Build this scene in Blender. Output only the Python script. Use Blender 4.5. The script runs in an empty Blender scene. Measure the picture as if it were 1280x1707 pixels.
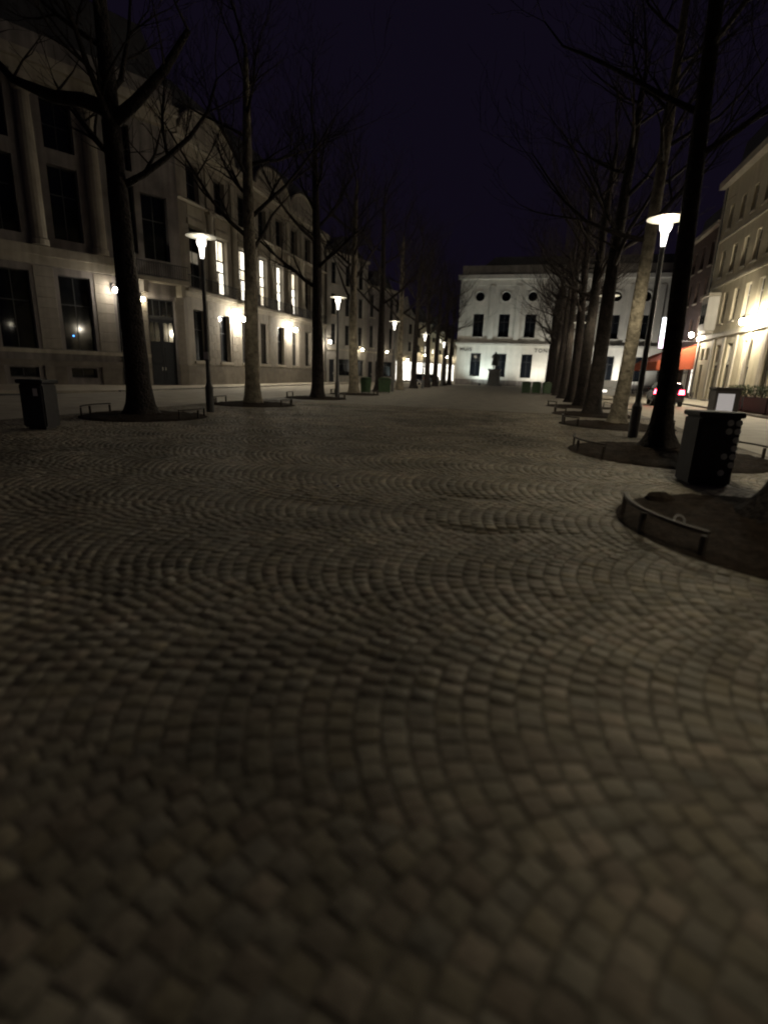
import bpy, bmesh, math, random
import numpy as np
from mathutils import Vector, Matrix
R_ = math.radians
SC = bpy.context.scene
COL = SC.collection

# ------------------------------------------------------------------ camera
YAW, PITCH, ROLL = R_(14.4), R_(15.15), R_(2.0)
fw = Vector((-math.sin(YAW)*math.cos(PITCH), math.cos(YAW)*math.cos(PITCH), -math.sin(PITCH)))
r0 = fw.cross(Vector((0, 0, 1))).normalized()
u0 = r0.cross(fw)
up = u0*math.cos(ROLL) - r0*math.sin(ROLL)
rt = r0*math.cos(ROLL) + u0*math.sin(ROLL)
cam = bpy.data.cameras.new('camera')
cam.sensor_fit = 'HORIZONTAL'
cam.sensor_width = 36
cam.lens = 36*860/1280
cam.clip_start = 0.05
cam.clip_end = 2000
cam.dof.use_dof = True            # phone lens wide open, focused down the square
cam.dof.focus_distance = 15.0
cam.dof.aperture_fstop = 0.62
camo = bpy.data.objects.new('camera', cam)
COL.objects.link(camo)
M = Matrix(((rt.x, up.x, -fw.x, 0), (rt.y, up.y, -fw.y, 0), (rt.z, up.z, -fw.z, 1.5), (0, 0, 0, 1)))
camo.matrix_world = M
SC.camera = camo

# ------------------------------------------------------------------ night sky
W = bpy.data.worlds.new('World')
SC.world = W
W.use_nodes = True
nt = W.node_tree
nt.nodes.clear()
sky = nt.nodes.new('ShaderNodeTexSky')
sky.sky_type = 'NISHITA'
sky.sun_disc = False
sky.sun_elevation = R_(-9)
sky.sun_rotation = R_(200)
bg1 = nt.nodes.new('ShaderNodeBackground')
bg1.inputs['Strength'].default_value = 0.05
bg2 = nt.nodes.new('ShaderNodeBackground')          # city skyglow on thin cloud
bg2.inputs['Color'].default_value = (0.56, 0.40, 1.0, 1)
bg2.inputs['Strength'].default_value = 0.0078
ad = nt.nodes.new('ShaderNodeAddShader')
wo = nt.nodes.new('ShaderNodeOutputWorld')
nt.links.new(sky.outputs[0], bg1.inputs['Color'])
nt.links.new(bg1.outputs[0], ad.inputs[0])
nt.links.new(bg2.outputs[0], ad.inputs[1])
nt.links.new(ad.outputs[0], wo.inputs['Surface'])
SC.view_settings.view_transform = 'Standard'
SC.view_settings.look = 'None'
SC.view_settings.gamma = 1
SC.view_settings.exposure = 0.0
SC.view_settings.use_curve_mapping = False
SC.render.engine = 'CYCLES'
SC.cycles.use_denoising = True
SC.cycles.max_bounces = 4
SC.cycles.diffuse_bounces = 2
SC.cycles.sample_clamp_indirect = 3
SC.cycles.filter_width = 2.0

# ------------------------------------------------------------------ materials
MAT = {}
def mat(name, col, rough=0.8, var=0.25, scale=3.0, bump=0.0, bscale=40.0, metal=0.0, spec=0.4, col2=None, island=0.0, coord='Object', streak=0.0):
    m = bpy.data.materials.new(name)
    m.use_nodes = True
    n = m.node_tree.nodes
    l = m.node_tree.links
    b = n['Principled BSDF']
    b.inputs['Roughness'].default_value = rough
    b.inputs['Metallic'].default_value = metal
    b.inputs['Specular IOR Level'].default_value = spec
    tc = n.new('ShaderNodeTexCoord')
    co = tc.outputs['Object' if coord == 'World' else coord]
    if coord == 'World':
        gg = n.new('ShaderNodeNewGeometry')
        co = gg.outputs['Position']
    no = n.new('ShaderNodeTexNoise')
    no.inputs['Scale'].default_value = scale
    no.inputs['Detail'].default_value = 4
    no.inputs['Roughness'].default_value = 0.65
    l.new(co, no.inputs['Vector'])
    ra = n.new('ShaderNodeValToRGB')
    ra.color_ramp.elements[0].position = 0.3
    ra.color_ramp.elements[1].position = 0.7
    c2 = col2 or tuple(min(1, c*(1+var)) for c in col)
    c1 = tuple(c*(1-var) for c in col)
    ra.color_ramp.elements[0].color = (*c1, 1)
    ra.color_ramp.elements[1].color = (*c2, 1)
    l.new(no.outputs['Fac'], ra.inputs['Fac'])
    out = ra.outputs['Color']
    if streak:
        mp = n.new('ShaderNodeMapping')
        mp.inputs['Scale'].default_value = (2.2, 2.2, 0.14)
        l.new(co, mp.inputs['Vector'])
        n2 = n.new('ShaderNodeTexNoise')
        n2.inputs['Scale'].default_value = 1.0
        n2.inputs['Detail'].default_value = 5
        l.new(mp.outputs[0], n2.inputs['Vector'])
        mr = n.new('ShaderNodeMapRange')
        mr.inputs['From Min'].default_value = 0.38
        mr.inputs['From Max'].default_value = 0.62
        mr.inputs['To Min'].default_value = 1-streak
        mr.inputs['To Max'].default_value = 1
        l.new(n2.outputs['Fac'], mr.inputs['Value'])
        mx = n.new('ShaderNodeMix')
        mx.data_type = 'RGBA'
        mx.blend_type = 'MULTIPLY'
        mx.inputs['Factor'].default_value = 1
        l.new(out, mx.inputs[6])
        l.new(mr.outputs[0], mx.inputs[7])
        out = mx.outputs[2]
    if island:
        g = n.new('ShaderNodeNewGeometry')
        oi = n.new('ShaderNodeObjectInfo')
        a = n.new('ShaderNodeMath')
        a.operation = 'ADD'
        l.new(g.outputs['Random Per Island'], a.inputs[0])
        l.new(oi.outputs['Random'], a.inputs[1])
        fr = n.new('ShaderNodeMath')
        fr.operation = 'FRACT'
        l.new(a.outputs[0], fr.inputs[0])
        mr = n.new('ShaderNodeMapRange')
        mr.inputs['To Min'].default_value = 1-island
        mr.inputs['To Max'].default_value = 1+island
        l.new(fr.outputs[0], mr.inputs['Value'])
        mx = n.new('ShaderNodeMix')
        mx.data_type = 'RGBA'
        mx.blend_type = 'MULTIPLY'
        mx.inputs['Factor'].default_value = 1
        l.new(out, mx.inputs[6])
        l.new(mr.outputs[0], mx.inputs[7])
        out = mx.outputs[2]
    l.new(out, b.inputs['Base Color'])
    if bump:
        nb = n.new('ShaderNodeTexNoise')
        nb.inputs['Scale'].default_value = bscale
        nb.inputs['Detail'].default_value = 2
        l.new(co, nb.inputs['Vector'])
        bp = n.new('ShaderNodeBump')
        bp.inputs['Strength'].default_value = bump
        bp.inputs['Distance'].default_value = 0.02
        l.new(nb.outputs['Fac'], bp.inputs['Height'])
        l.new(bp.outputs[0], b.inputs['Normal'])
    MAT[name] = m
    return m

def emis(name, col, strength, var=0.0):
    m = bpy.data.materials.new(name)
    m.use_nodes = True
    n = m.node_tree.nodes
    l = m.node_tree.links
    b = n['Principled BSDF']
    b.inputs['Base Color'].default_value = (0.6, 0.6, 0.6, 1)
    b.inputs['Emission Color'].default_value = (*col, 1)
    b.inputs['Emission Strength'].default_value = strength
    if var:
        tc = n.new('ShaderNodeTexCoord')
        no = n.new('ShaderNodeTexNoise')
        no.inputs['Scale'].default_value = 1.3
        no.inputs['Detail'].default_value = 3
        l.new(tc.outputs['Object'], no.inputs['Vector'])
        mr = n.new('ShaderNodeMapRange')
        mr.inputs['From Min'].default_value = 0.3
        mr.inputs['From Max'].default_value = 0.7
        mr.inputs['To Min'].default_value = strength*(1-var)
        mr.inputs['To Max'].default_value = strength*(1+var)
        l.new(no.outputs['Fac'], mr.inputs['Value'])
        l.new(mr.outputs[0], b.inputs['Emission Strength'])
    MAT[name] = m
    return m

mat('sett', (0.185, 0.165, 0.135), 0.72, 0.3, 3.0, 0.22, 55, island=0.2, spec=0.35, coord='World')
def sett_tints():
    """old porphyry and sandstone setts: warm, grey and reddish stones, worn pale or grimy in broad patches"""
    m = MAT['sett']
    n = m.node_tree.nodes
    l = m.node_tree.links
    b = n['Principled BSDF']
    src = b.inputs['Base Color'].links[0].from_socket
    g = n.new('ShaderNodeNewGeometry')
    oi = n.new('ShaderNodeObjectInfo')
    a = n.new('ShaderNodeMath')
    a.operation = 'MULTIPLY_ADD'
    a.inputs[1].default_value = 7.3
    l.new(g.outputs['Random Per Island'], a.inputs[0])
    l.new(oi.outputs['Random'], a.inputs[2])
    fr = n.new('ShaderNodeMath')
    fr.operation = 'FRACT'
    l.new(a.outputs[0], fr.inputs[0])
    ra = n.new('ShaderNodeValToRGB')
    e = ra.color_ramp.elements
    e[0].color = (1.06, 1.0, 0.84, 1)
    e[1].color = (0.98, 1.0, 1.0, 1)
    k = e.new(0.4); k.color = (0.95, 0.96, 0.92, 1)
    k = e.new(0.7); k.color = (1.05, 0.95, 0.88, 1)
    l.new(fr.outputs[0], ra.inputs['Fac'])
    no = n.new('ShaderNodeTexNoise')
    no.inputs['Scale'].default_value = 0.42
    no.inputs['Detail'].default_value = 4
    no.inputs['Roughness'].default_value = 0.7
    no.inputs['Distortion'].default_value = 0.6
    l.new(g.outputs['Position'], no.inputs['Vector'])
    mr = n.new('ShaderNodeMapRange')
    mr.inputs['From Min'].default_value = 0.36
    mr.inputs['From Max'].default_value = 0.64
    mr.inputs['To Min'].default_value = 0.5
    mr.inputs['To Max'].default_value = 1.3
    l.new(no.outputs['Fac'], mr.inputs['Value'])
    m1 = n.new('ShaderNodeMix'); m1.data_type = 'RGBA'; m1.blend_type = 'MULTIPLY'; m1.inputs['Factor'].default_value = 1
    m2 = n.new('ShaderNodeMix'); m2.data_type = 'RGBA'; m2.blend_type = 'MULTIPLY'; m2.inputs['Factor'].default_value = 1
    l.new(src, m1.inputs[6]); l.new(ra.outputs['Color'], m1.inputs[7])
    l.new(m1.outputs[2], m2.inputs[6]); l.new(mr.outputs[0], m2.inputs[7])
    l.new(m2.outputs[2], b.inputs['Base Color'])
sett_tints()
mat('joint', (0.135, 0.12, 0.097), 0.95, 0.4, 12, 0.6, 90, spec=0.1)
mat('asphalt', (0.06, 0.057, 0.052), 0.85, 0.25, 2, 0.4, 80)
mat('pavement', (0.36, 0.32, 0.25), 0.8, 0.2, 1.2, 0.3, 40)
mat('kerb', (0.2, 0.19, 0.17), 0.8, 0.2, 3, 0.3, 50)
mat('soil', (0.026, 0.019, 0.015), 1.0, 0.5, 9, 1.0, 22, spec=0.03)
mat('bark', (0.032, 0.027, 0.025), 0.95, 0.5, 5, 1.0, 14, spec=0.1)
mat('bark_lamplit', (0.16, 0.14, 0.11), 0.95, 0.55, 3.5, 1.0, 12, spec=0.1)  # lamp light on some trunks, painted in as a paler bark
for k_ in ('bark', 'bark_lamplit'):
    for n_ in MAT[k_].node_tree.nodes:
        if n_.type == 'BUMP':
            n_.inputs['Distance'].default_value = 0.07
mat('stone', (0.29, 0.26, 0.22), 0.85, 0.2, 0.8, 0.35, 22, streak=0.28)
mat('stone_grey', (0.235, 0.212, 0.2), 0.85, 0.22, 0.9, 0.35, 22, streak=0.35)
mat('stone_trim', (0.36, 0.325, 0.265), 0.8, 0.15, 1.5, 0.25, 30, streak=0.2)
mat('plinth', (0.17, 0.15, 0.125), 0.85, 0.25, 1.5, 0.4, 25)
mat('stucco', (0.46, 0.41, 0.30), 0.85, 0.1, 1.0, 0.2, 30, streak=0.15)
mat('stucco_white', (0.52, 0.5, 0.46), 0.85, 0.14, 0.5, 0.2, 30, streak=0.1)
mat('brick_wall', (0.085, 0.058, 0.05), 0.9, 0.25, 2, 0.4, 30)
mat('plaster_grey', (0.3, 0.28, 0.25), 0.85, 0.15, 1, 0.3, 25, streak=0.2)
mat('slate', (0.035, 0.035, 0.04), 0.6, 0.3, 3, 0.4, 20)
mat('frame_dark', (0.03, 0.03, 0.032), 0.5, 0.2, 5)
mat('frame_white', (0.55, 0.53, 0.48), 0.6, 0.1, 5)
mat('door_dark', (0.008, 0.01, 0.015), 0.65, 0.3, 4, 0.1, 30)
mat('glass', (0.006, 0.007, 0.009), 0.06, 0.2, 2, spec=0.5)
mat('iron', (0.02, 0.02, 0.022), 0.5, 0.3, 8, 0.2, 60, metal=0.2)
mat('steel_rail', (0.035, 0.027, 0.021), 0.75, 0.4, 9, 0.3, 60, metal=0.2)
mat('pole', (0.1, 0.1, 0.1), 0.45, 0.2, 6, metal=0.4)
mat('disc_white', (0.75, 0.74, 0.7), 0.6, 0.05, 6)
mat('cabinet', (0.018, 0.017, 0.021), 0.7, 0.3, 7, 0.2, 50)
mat('cabinet_grey', (0.09, 0.08, 0.078), 0.6, 0.15, 5)
mat('sticker', (0.5, 0.52, 0.5), 0.6, 0.3, 30)
mat('paper', (0.62, 0.58, 0.57), 0.7, 0.06, 12)
mat('bin_green', (0.03, 0.06, 0.026), 0.45, 0.3, 4, 0.2, 30)
mat('bronze', (0.025, 0.03, 0.028), 0.5, 0.3, 6, 0.3, 30, metal=0.6)
mat('granite', (0.1, 0.1, 0.1), 0.7, 0.25, 8, 0.2, 50)
mat('awning', (0.4, 0.085, 0.035), 0.85, 0.1, 3, 0.2, 30)
mat('car_black', (0.01, 0.01, 0.012), 0.25, 0.2, 2, spec=0.6)
mat('car_grey', (0.3, 0.3, 0.3), 0.3, 0.05, 2, spec=0.6)
mat('rubber', (0.015, 0.015, 0.015), 0.9, 0.2, 10)
mat('leaf', (0.03, 0.04, 0.018), 0.8, 0.4, 6)
mat('litter', (0.28, 0.28, 0.28), 0.3, 0.1, 10)
mat('cap_metal', (0.85, 0.85, 0.85), 0.12, 0.05, 10, metal=1.0)
emis('lit_window', (1.0, 0.93, 0.76), 2.6, 0.35)
emis('lit_warm', (1.0, 0.86, 0.62), 1.5, 0.5)
emis('lit_low', (1.0, 0.85, 0.6), 0.28, 0.6)
emis('dim_window', (1.0, 0.85, 0.6), 0.10, 0.6)
emis('backlit', (1.0, 0.93, 0.93), 0.26)
emis('shop_window', (1.0, 0.95, 0.84), 1.9, 0.5)
emis('blue_led', (0.05, 0.3, 1.0), 5)
emis('lens', (1.0, 0.95, 0.85), 4)
emis('lantern', (1.0, 0.9, 0.72), 1150)
emis('lantern_strong', (1.0, 0.89, 0.68), 1600)
emis('lantern_far', (1.0, 0.9, 0.74), 190)
emis('lantern_dim', (1.0, 0.87, 0.62), 120)
emis('tail', (1.0, 0.03, 0.06), 40)
emis('head', (1.0, 0.95, 0.85), 3)
emis('sign_white', (0.92, 1.0, 1.0), 5)
emis('sign_pink', (1.0, 0.72, 0.95), 4)
def glow_glass():
    m = bpy.data.materials.new('bulb_glass')      # clear bulb with a glowing filament tube: lets its light through
    m.use_nodes = True
    n = m.node_tree.nodes
    l = m.node_tree.links
    n.remove(n['Principled BSDF'])
    a = n.new('ShaderNodeAddShader')
    t = n.new('ShaderNodeBsdfTransparent')
    e = n.new('ShaderNodeEmission')
    e.inputs['Color'].default_value = (1.0, 0.95, 0.85, 1)
    e.inputs['Strength'].default_value = 2.5
    l.new(t.outputs[0], a.inputs[0])
    l.new(e.outputs[0], a.inputs[1])
    l.new(a.outputs[0], n['Material Output'].inputs['Surface'])
    MAT['bulb_glass'] = m
glow_glass()
mat('lettering', (0.02, 0.02, 0.022), 0.6, 0.1, 5)

def sheet_mat():
    """far paving: setts too small to tell apart, rows of arcs as fine relief"""
    m = mat('sett_far', (0.16, 0.142, 0.115), 0.75, 0.3, 1.4)
    n = m.node_tree.nodes
    l = m.node_tree.links
    tc = n.new('ShaderNodeTexCoord')
    vo = n.new('ShaderNodeTexVoronoi')
    vo.feature = 'DISTANCE_TO_EDGE'
    vo.inputs['Scale'].default_value = 8.5
    l.new(tc.outputs['Object'], vo.inputs['Vector'])
    mr = n.new('ShaderNodeMapRange')
    mr.inputs['From Max'].default_value = 0.08
    l.new(vo.outputs['Distance'], mr.inputs['Value'])
    bp = n.new('ShaderNodeBump')
    bp.inputs['Strength'].default_value = 0.7
    bp.inputs['Distance'].default_value = 0.012
    l.new(mr.outputs[0], bp.inputs['Height'])
    l.new(bp.outputs[0], n['Principled BSDF'].inputs['Normal'])
sheet_mat()

# ------------------------------------------------------------------ mesh helpers
class MB:
    def __init__(s):
        s.v, s.f = [], []
    def box(s, x0, x1, y0, y1, z0, z1):
        b = len(s.v)
        s.v += [(x0, y0, z0), (x1, y0, z0), (x1, y1, z0), (x0, y1, z0), (x0, y0, z1), (x1, y0, z1), (x1, y1, z1), (x0, y1, z1)]
        s.f += [tuple(b+i for i in q) for q in ((0, 3, 2, 1), (4, 5, 6, 7), (0, 1, 5, 4), (1, 2, 6, 5), (2, 3, 7, 6), (3, 0, 4, 7))]
        return s
    def prism(s, pts, y0, y1):
        """polygon in x,z swept along y"""
        b = len(s.v)
        k = len(pts)
        s.v += [(x, y0, z) for x, z in pts] + [(x, y1, z) for x, z in pts]
        s.f.append(tuple(range(b, b+k)))
        s.f.append(tuple(range(b+2*k-1, b+k-1, -1)))
        for i in range(k):
            j = (i+1) % k
            s.f.append((b+i, b+k+i, b+k+j, b+j))
        return s
    def lathe(s, prof, seg=16, c=(0, 0, 0)):
        b = len(s.v)
        for r, z in prof:
            for i in range(seg):
                a = 2*math.pi*i/seg
                s.v.append((c[0]+r*math.cos(a), c[1]+r*math.sin(a), c[2]+z))
        for k in range(len(prof)-1):
            for i in range(seg):
                j = (i+1) % seg
                s.f.append((b+k*seg+i, b+k*seg+j, b+(k+1)*seg+j, b+(k+1)*seg+i))
        s.f.append(tuple(b+i for i in range(seg-1, -1, -1)))
        s.f.append(tuple(b+(len(prof)-1)*seg+i for i in range(seg)))
        return s
    def tube(s, pts, rad, sides=6):
        b = len(s.v)
        pts = [Vector(p) for p in pts]
        k = len(pts)
        ref = Vector((0.31, 0.87, 0.13))
        for i, p in enumerate(pts):
            d = (pts[min(i+1, k-1)]-pts[max(i-1, 0)])
            if d.length < 1e-6:
                d = Vector((0, 0, 1))
            d.normalize()
            a = d.cross(ref)
            if a.length < 1e-3:
                a = d.cross(Vector((1, 0, 0)))
            a.normalize()
            c = d.cross(a)
            r = rad[i] if hasattr(rad, '__len__') else rad
            for j in range(sides):
                t = 2*math.pi*j/sides
                q = p+(a*math.cos(t)+c*math.sin(t))*r
                s.v.append(tuple(q))
        for i in range(k-1):
            for j in range(sides):
                jj = (j+1) % sides
                s.f.append((b+i*sides+j, b+i*sides+jj, b+(i+1)*sides+jj, b+(i+1)*sides+j))
        s.f.append(tuple(b+j for j in range(sides-1, -1, -1)))
        s.f.append(tuple(b+(k-1)*sides+j for j in range(sides)))
        return s
    def mesh(s, name, m, smooth=False, fix=True):
        me = bpy.data.meshes.new(name)
        me.from_pydata(s.v, [], s.f)
        if fix:
            bm = bmesh.new()
            bm.from_mesh(me)
            bmesh.ops.recalc_face_normals(bm, faces=bm.faces)
            bm.to_mesh(me)
            bm.free()
        me.materials.append(MAT[m])
        if smooth:
            me.polygons.foreach_set('use_smooth', [True]*len(me.polygons))
        return me
    def build(s, name, m, parent=None, loc=(0, 0, 0), rot=(0, 0, 0), smooth=False):
        return obj(name, s.mesh(name, m, smooth), parent, loc, rot)

def obj(name, me, parent=None, loc=(0, 0, 0), rot=(0, 0, 0), sc=None):
    o = bpy.data.objects.new(name, me)
    COL.objects.link(o)
    o.parent = parent
    o.location = loc
    o.rotation_euler = rot
    if sc:
        o.scale = sc
    return o

def tag(o, label, cat, group=None):
    o['label'] = label
    o['category'] = cat
    if group:
        o['group'] = group
    return o

def thing(name, label, cat, loc=(0, 0, 0), rz=0, group=None):
    o = obj(name, None, None, loc, (0, 0, rz))
    o.empty_display_size = 0.2
    return tag(o, label, cat, group)

def struct(o):
    o['kind'] = 'structure'
    return o

CACHE = {}
def cbox(name, m, parent, x0, x1, y0, y1, z0, z1, bev=0.0):
    """box part whose mesh is shared between equal sizes; origin at its lower front left corner"""
    k = (m, round(x1-x0, 3), round(y1-y0, 3), round(z1-z0, 3), bev)
    if k not in CACHE:
        b = MB().box(0, x1-x0, 0, y1-y0, 0, z1-z0)
        me = b.mesh(name, m)
        if bev:
            bm = bmesh.new()
            bm.from_mesh(me)
            bmesh.ops.bevel(bm, geom=list(bm.edges), offset=bev, segments=1, affect='EDGES')
            bm.to_mesh(me)
            bm.free()
        CACHE[k] = me
    return obj(name, CACHE[k], parent, (x0, y0, z0))

def copy_tree(o, parent=None):
    c = o.copy()
    COL.objects.link(c)
    c.parent = parent
    for ch in list(o.children):
        copy_tree(ch, c)
    return c

# ------------------------------------------------------------------ ground
def poly_sheet(name, pts, z, m):
    me = bpy.data.meshes.new(name)
    me.from_pydata([(x, y, z) for x, y in pts], [], [tuple(range(len(pts)))])
    me.materials.append(MAT[m])
    return struct(obj(name, me))
poly_sheet('ground', [(-400, -300), (400, -300), (400, 700), (-400, 700)], -0.06, 'asphalt')
PX0, PX1 = -12.9, 5.3                 # paved middle of the square
NEARY = 24.0                          # real setts up to here
poly_sheet('road_left', [(-21.4, -30), (PX0, -30), (PX0, 84), (-13.6, 84), (-21.4, 66)], -0.004, 'pavement')
poly_sheet('road_right', [(PX1, -30), (11.2, -30), (11.2, 84), (PX1, 84)], -0.004, 'pavement')
poly_sheet('road_far', [(-13.6, 84), (30, 84), (30, 89.5), (-13.6, 89.5)], -0.008, 'pavement')
def slab(name, pts, z0, z1, m):
    b = MB()
    k = len(pts)
    b.v = [(x, y, z0) for x, y in pts]+[(x, y, z1) for x, y in pts]
    b.f = [tuple(range(k-1, -1, -1)), tuple(range(k, 2*k))]+[(i, (i+1) % k, k+(i+1) % k, k+i) for i in range(k)]
    return struct(b.build(name, m))
slab('sidewalk_left', [(-45, -5), (-28, 10), (-21.4, 24), (-21.4, 62), (-12.5, 86), (-11.5, 97), (-60, 97)], -0.06, 0.07, 'pavement')
slab('sidewalk_right', [(11.2, -20), (30, -20), (30, 78), (11.2, 78)], -0.06, 0.09, 'pavement')
far = MB()
far.v = [(PX0, NEARY, 0), (PX1, NEARY, 0), (PX1, 84, 0), (PX0, 84, 0)]
far.f = [(0, 1, 2, 3)]
struct(far.build('plaza_paving_far', 'sett_far'))
def und(x, y):
    """gentle settling of the old paving"""
    return (0.006*np.sin(0.9*x+0.4*y+1.0)*np.sin(0.7*y-0.3*x)+0.003*np.sin(2.3*x+1.1)*np.sin(1.9*y+0.5)
            - 0.045*np.exp(-(((x+0.25)/0.65)**2+((y-5.15-0.12*np.sin(4*x))/0.13)**2))
            - 0.035*np.exp(-(((x+0.5)/0.7)**2+((y-6.6-0.1*np.sin(3*x))/0.14)**2))
            - 0.03*np.exp(-(((x+2.2)/0.9)**2+((y-5.5)/0.25)**2)))
bed = MB()                            # sandy joints under the setts, settled with them
gx = np.linspace(PX0, PX1, 92)
gy = np.linspace(-6, NEARY, 302)
bed.v = [(float(x), float(y), float(und(x, y))-0.0035) for y in gy for x in gx]
bed.f = [(r*92+c, r*92+c+1, (r+1)*92+c+1, (r+1)*92+c) for r in range(301) for c in range(91)]
PLAZA = struct(bed.build('plaza_paving', 'joint'))

LTREES = [(-10.95, 13.3), (-11.0, 20.1), (-11.0, 27.0), (-11.05, 33.9), (-11.1, 40.6), (-11.1, 47.3), (-11.1, 54.0), (-11.1, 60.6), (-11.1, 67.2), (-11.1, 73.8), (-11.1, 80.3)]
RTREES = [(3.15, 6.6), (2.98, 13.0), (3.15, 19.5), (3.0, 24.6), (3.0, 31.0), (2.95, 37.2), (2.95, 43.6), (2.95, 50.2), (2.95, 56.8), (2.95, 63.4), (2.95, 70.0), (2.95, 76.6)]
PITS = [(3.0, 6.1, 1.85), (3.05, 12.1, 2.0), (3.1, 19.2, 1.85), (3.05, 24.6, 1.8), (3.0, 31.0, 1.8),
        (-10.8, 13.2, 1.75), (-11.0, 20.1, 1.7), (-11.0, 27.0, 1.7), (-11.05, 33.9, 1.7)]

def build_setts():
    rng = np.random.default_rng(7)
    Wd, Rr, DX = 1.7, 1.38, 0.124
    rows = []
    k0 = int(math.floor((0.2-3.1)/Wd))
    k1 = int(math.ceil((NEARY-3.1)/Wd))
    amax = math.asin(Wd/2/Rr)
    NS = 17
    th = (np.arange(NS)+0.5)/NS*2*amax-amax
    for k in range(k0, k1):
        yc = 3.1+Wd*(k+0.5)
        xs = np.arange(PX0-0.4, PX1, DX)
        X, T = np.meshgrid(xs, th, indexing='ij')
        X = X+rng.uniform(0, DX)
        T = T+rng.normal(0, 0.0035, T.shape)+rng.uniform(-0.02, 0.02, (len(xs), 1))
        px = X+Rr-Rr*np.cos(T)
        py = yc+Rr*np.sin(T)
        ln = Rr*2*amax/NS*np.ones_like(T)
        dp = DX*np.cos(T)
        rows.append(np.stack([px.ravel(), py.ravel(), T.ravel(), ln.ravel(), dp.ravel()], 1))
    A = np.concatenate(rows)
    A = A[(A[:, 0] > PX0+0.06) & (A[:, 0] < PX1-0.06) & (A[:, 1] > -0.2) & (A[:, 1] < NEARY-0.06)]
    # keep what this side of the square can show (a generous margin to both sides)
    d = A[:, :2]
    dep = d[:, 0]*(-math.sin(YAW))+d[:, 1]*math.cos(YAW)
    lat = d[:, 0]*math.cos(YAW)+d[:, 1]*math.sin(YAW)
    A = A[(np.abs(lat) < 0.82*np.maximum(dep, 0)+2.2) & (dep > -0.1)]
    for cx, cy, r in PITS:
        A = A[(A[:, 0]-cx)**2+(A[:, 1]-cy)**2 > (r+0.03)**2]
    n = len(A)
    px, py, t = A[:, 0], A[:, 1], -A[:, 2]+rng.normal(0, 0.03, n)
    gap = rng.uniform(0.007, 0.014, n)
    hx = (A[:, 4]-gap)/2*rng.uniform(0.95, 1.0, n)
    hy = (A[:, 3]-gap)/2*rng.uniform(0.93, 1.0, n)
    z = und(px, py)+rng.normal(0, 0.0014, n)
    tx, ty = rng.normal(0, 0.010, n), rng.normal(0, 0.010, n)
    # 16 local points: base ring, shoulder ring, crown ring (inset), slightly domed
    loc = []
    for s, zz in ((1.0, -0.05), (1.0, -0.004), (0.9, 0.0)):
        for sx, sy in ((-1, -1), (1, -1), (1, 1), (-1, 1)):
            loc.append((sx*s, sy*s, zz))
    loc.append((0, 0, 0.003))
    loc = np.array(loc)
    jit = rng.normal(0, 0.05, (n, 13, 2))
    jit[:, 0:4] = jit[:, 4:8]
    lx = (loc[None, :, 0]+jit[:, :, 0])*hx[:, None]
    ly = (loc[None, :, 1]+jit[:, :, 1])*hy[:, None]
    lz = loc[None, :, 2]+lx*tx[:, None]+ly*ty[:, None]+rng.normal(0, 0.0007, (n, 13))
    c, s = np.cos(t)[:, None], np.sin(t)[:, None]
    V = np.stack([px[:, None]+lx*c-ly*s, py[:, None]+lx*s+ly*c, z[:, None]+lz], -1)
    quads, tris = [], []
    for a in (0, 4):
        for i in range(4):
            j = (i+1) % 4
            quads.append((a+i, a+j, a+4+j, a+4+i))
    for i in range(4):
        tris.append((8+i, 8+(i+1) % 4, 12))
    faces1 = quads+tris
    # visible size: closest first, inside the picture
    P = np.stack([px, py, z], 1)-np.array([0, 0, 1.5])
    zc = P@np.array(fw)
    u = P@np.array(rt)/zc*860
    v = P@np.array(up)/zc*860
    inside = (np.abs(u) < 640) & (np.abs(v) < 853) & (zc > 0)
    order = np.argsort(np.where(inside, zc, 1e9))
    single = order[:300]
    rest = np.setdiff1d(np.arange(n), single)
    Vr = V[rest].reshape(-1, 3)
    m = len(rest)
    base = (np.arange(m)*13)
    q = (base[:, None, None]+np.array(quads)[None]).reshape(-1)
    tr = (base[:, None, None]+np.array(tris)[None]).reshape(-1)
    me = bpy.data.meshes.new('setts')
    nq, ntr = m*8, m*4
    me.vertices.add(len(Vr))
    me.vertices.foreach_set('co', Vr.ravel().astype(np.float32))
    me.loops.add(nq*4+ntr*3)
    me.loops.foreach_set('vertex_index', np.concatenate([q, tr]).astype(np.int32))
    me.polygons.add(nq+ntr)
    me.polygons.foreach_set('loop_start', np.concatenate([np.arange(nq)*4, nq*4+np.arange(ntr)*3]).astype(np.int32))
    me.update(calc_edges=True)
    me.materials.append(MAT['sett'])
    o = obj('setts', me, PLAZA)
    o['kind'] = 'stuff'
    # the largest ones as pieces of their own (ten stone shapes shared between them)
    vm = []
    for a in range(10):
        i = single[a]
        L = np.stack([lx[i]/hx[i]*0.054, ly[i]/hy[i]*0.054, lz[i]], -1)
        mm = bpy.data.meshes.new('sett')
        mm.from_pydata([tuple(p) for p in L], [], faces1)
        mm.materials.append(MAT['sett'])
        vm.append(mm)
    for a, i in enumerate(single):
        obj('sett', vm[a % 10], PLAZA, (px[i], py[i], z[i]), (0, 0, t[i]), (hx[i]/0.054, hy[i]/0.054, 1))
build_setts()

# kerb stones of the right-hand and left-hand pavement
for x, sgn in ((11.2, 1),):
    for i in range(18):
        cbox('kerb_stone', 'kerb', bpy.data.objects['sidewalk_right'], x-0.16, x-0.004, 26+1.52*i, 26+1.52*i+1.5, -0.05, 0.1, 0.012)
for i in range(24):
    cbox('kerb_stone', 'kerb', bpy.data.objects['sidewalk_left'], -21.39, -21.23, 24.2+1.52*i, 24.2+1.52*i+1.5, -0.05, 0.08, 0.012)

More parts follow.
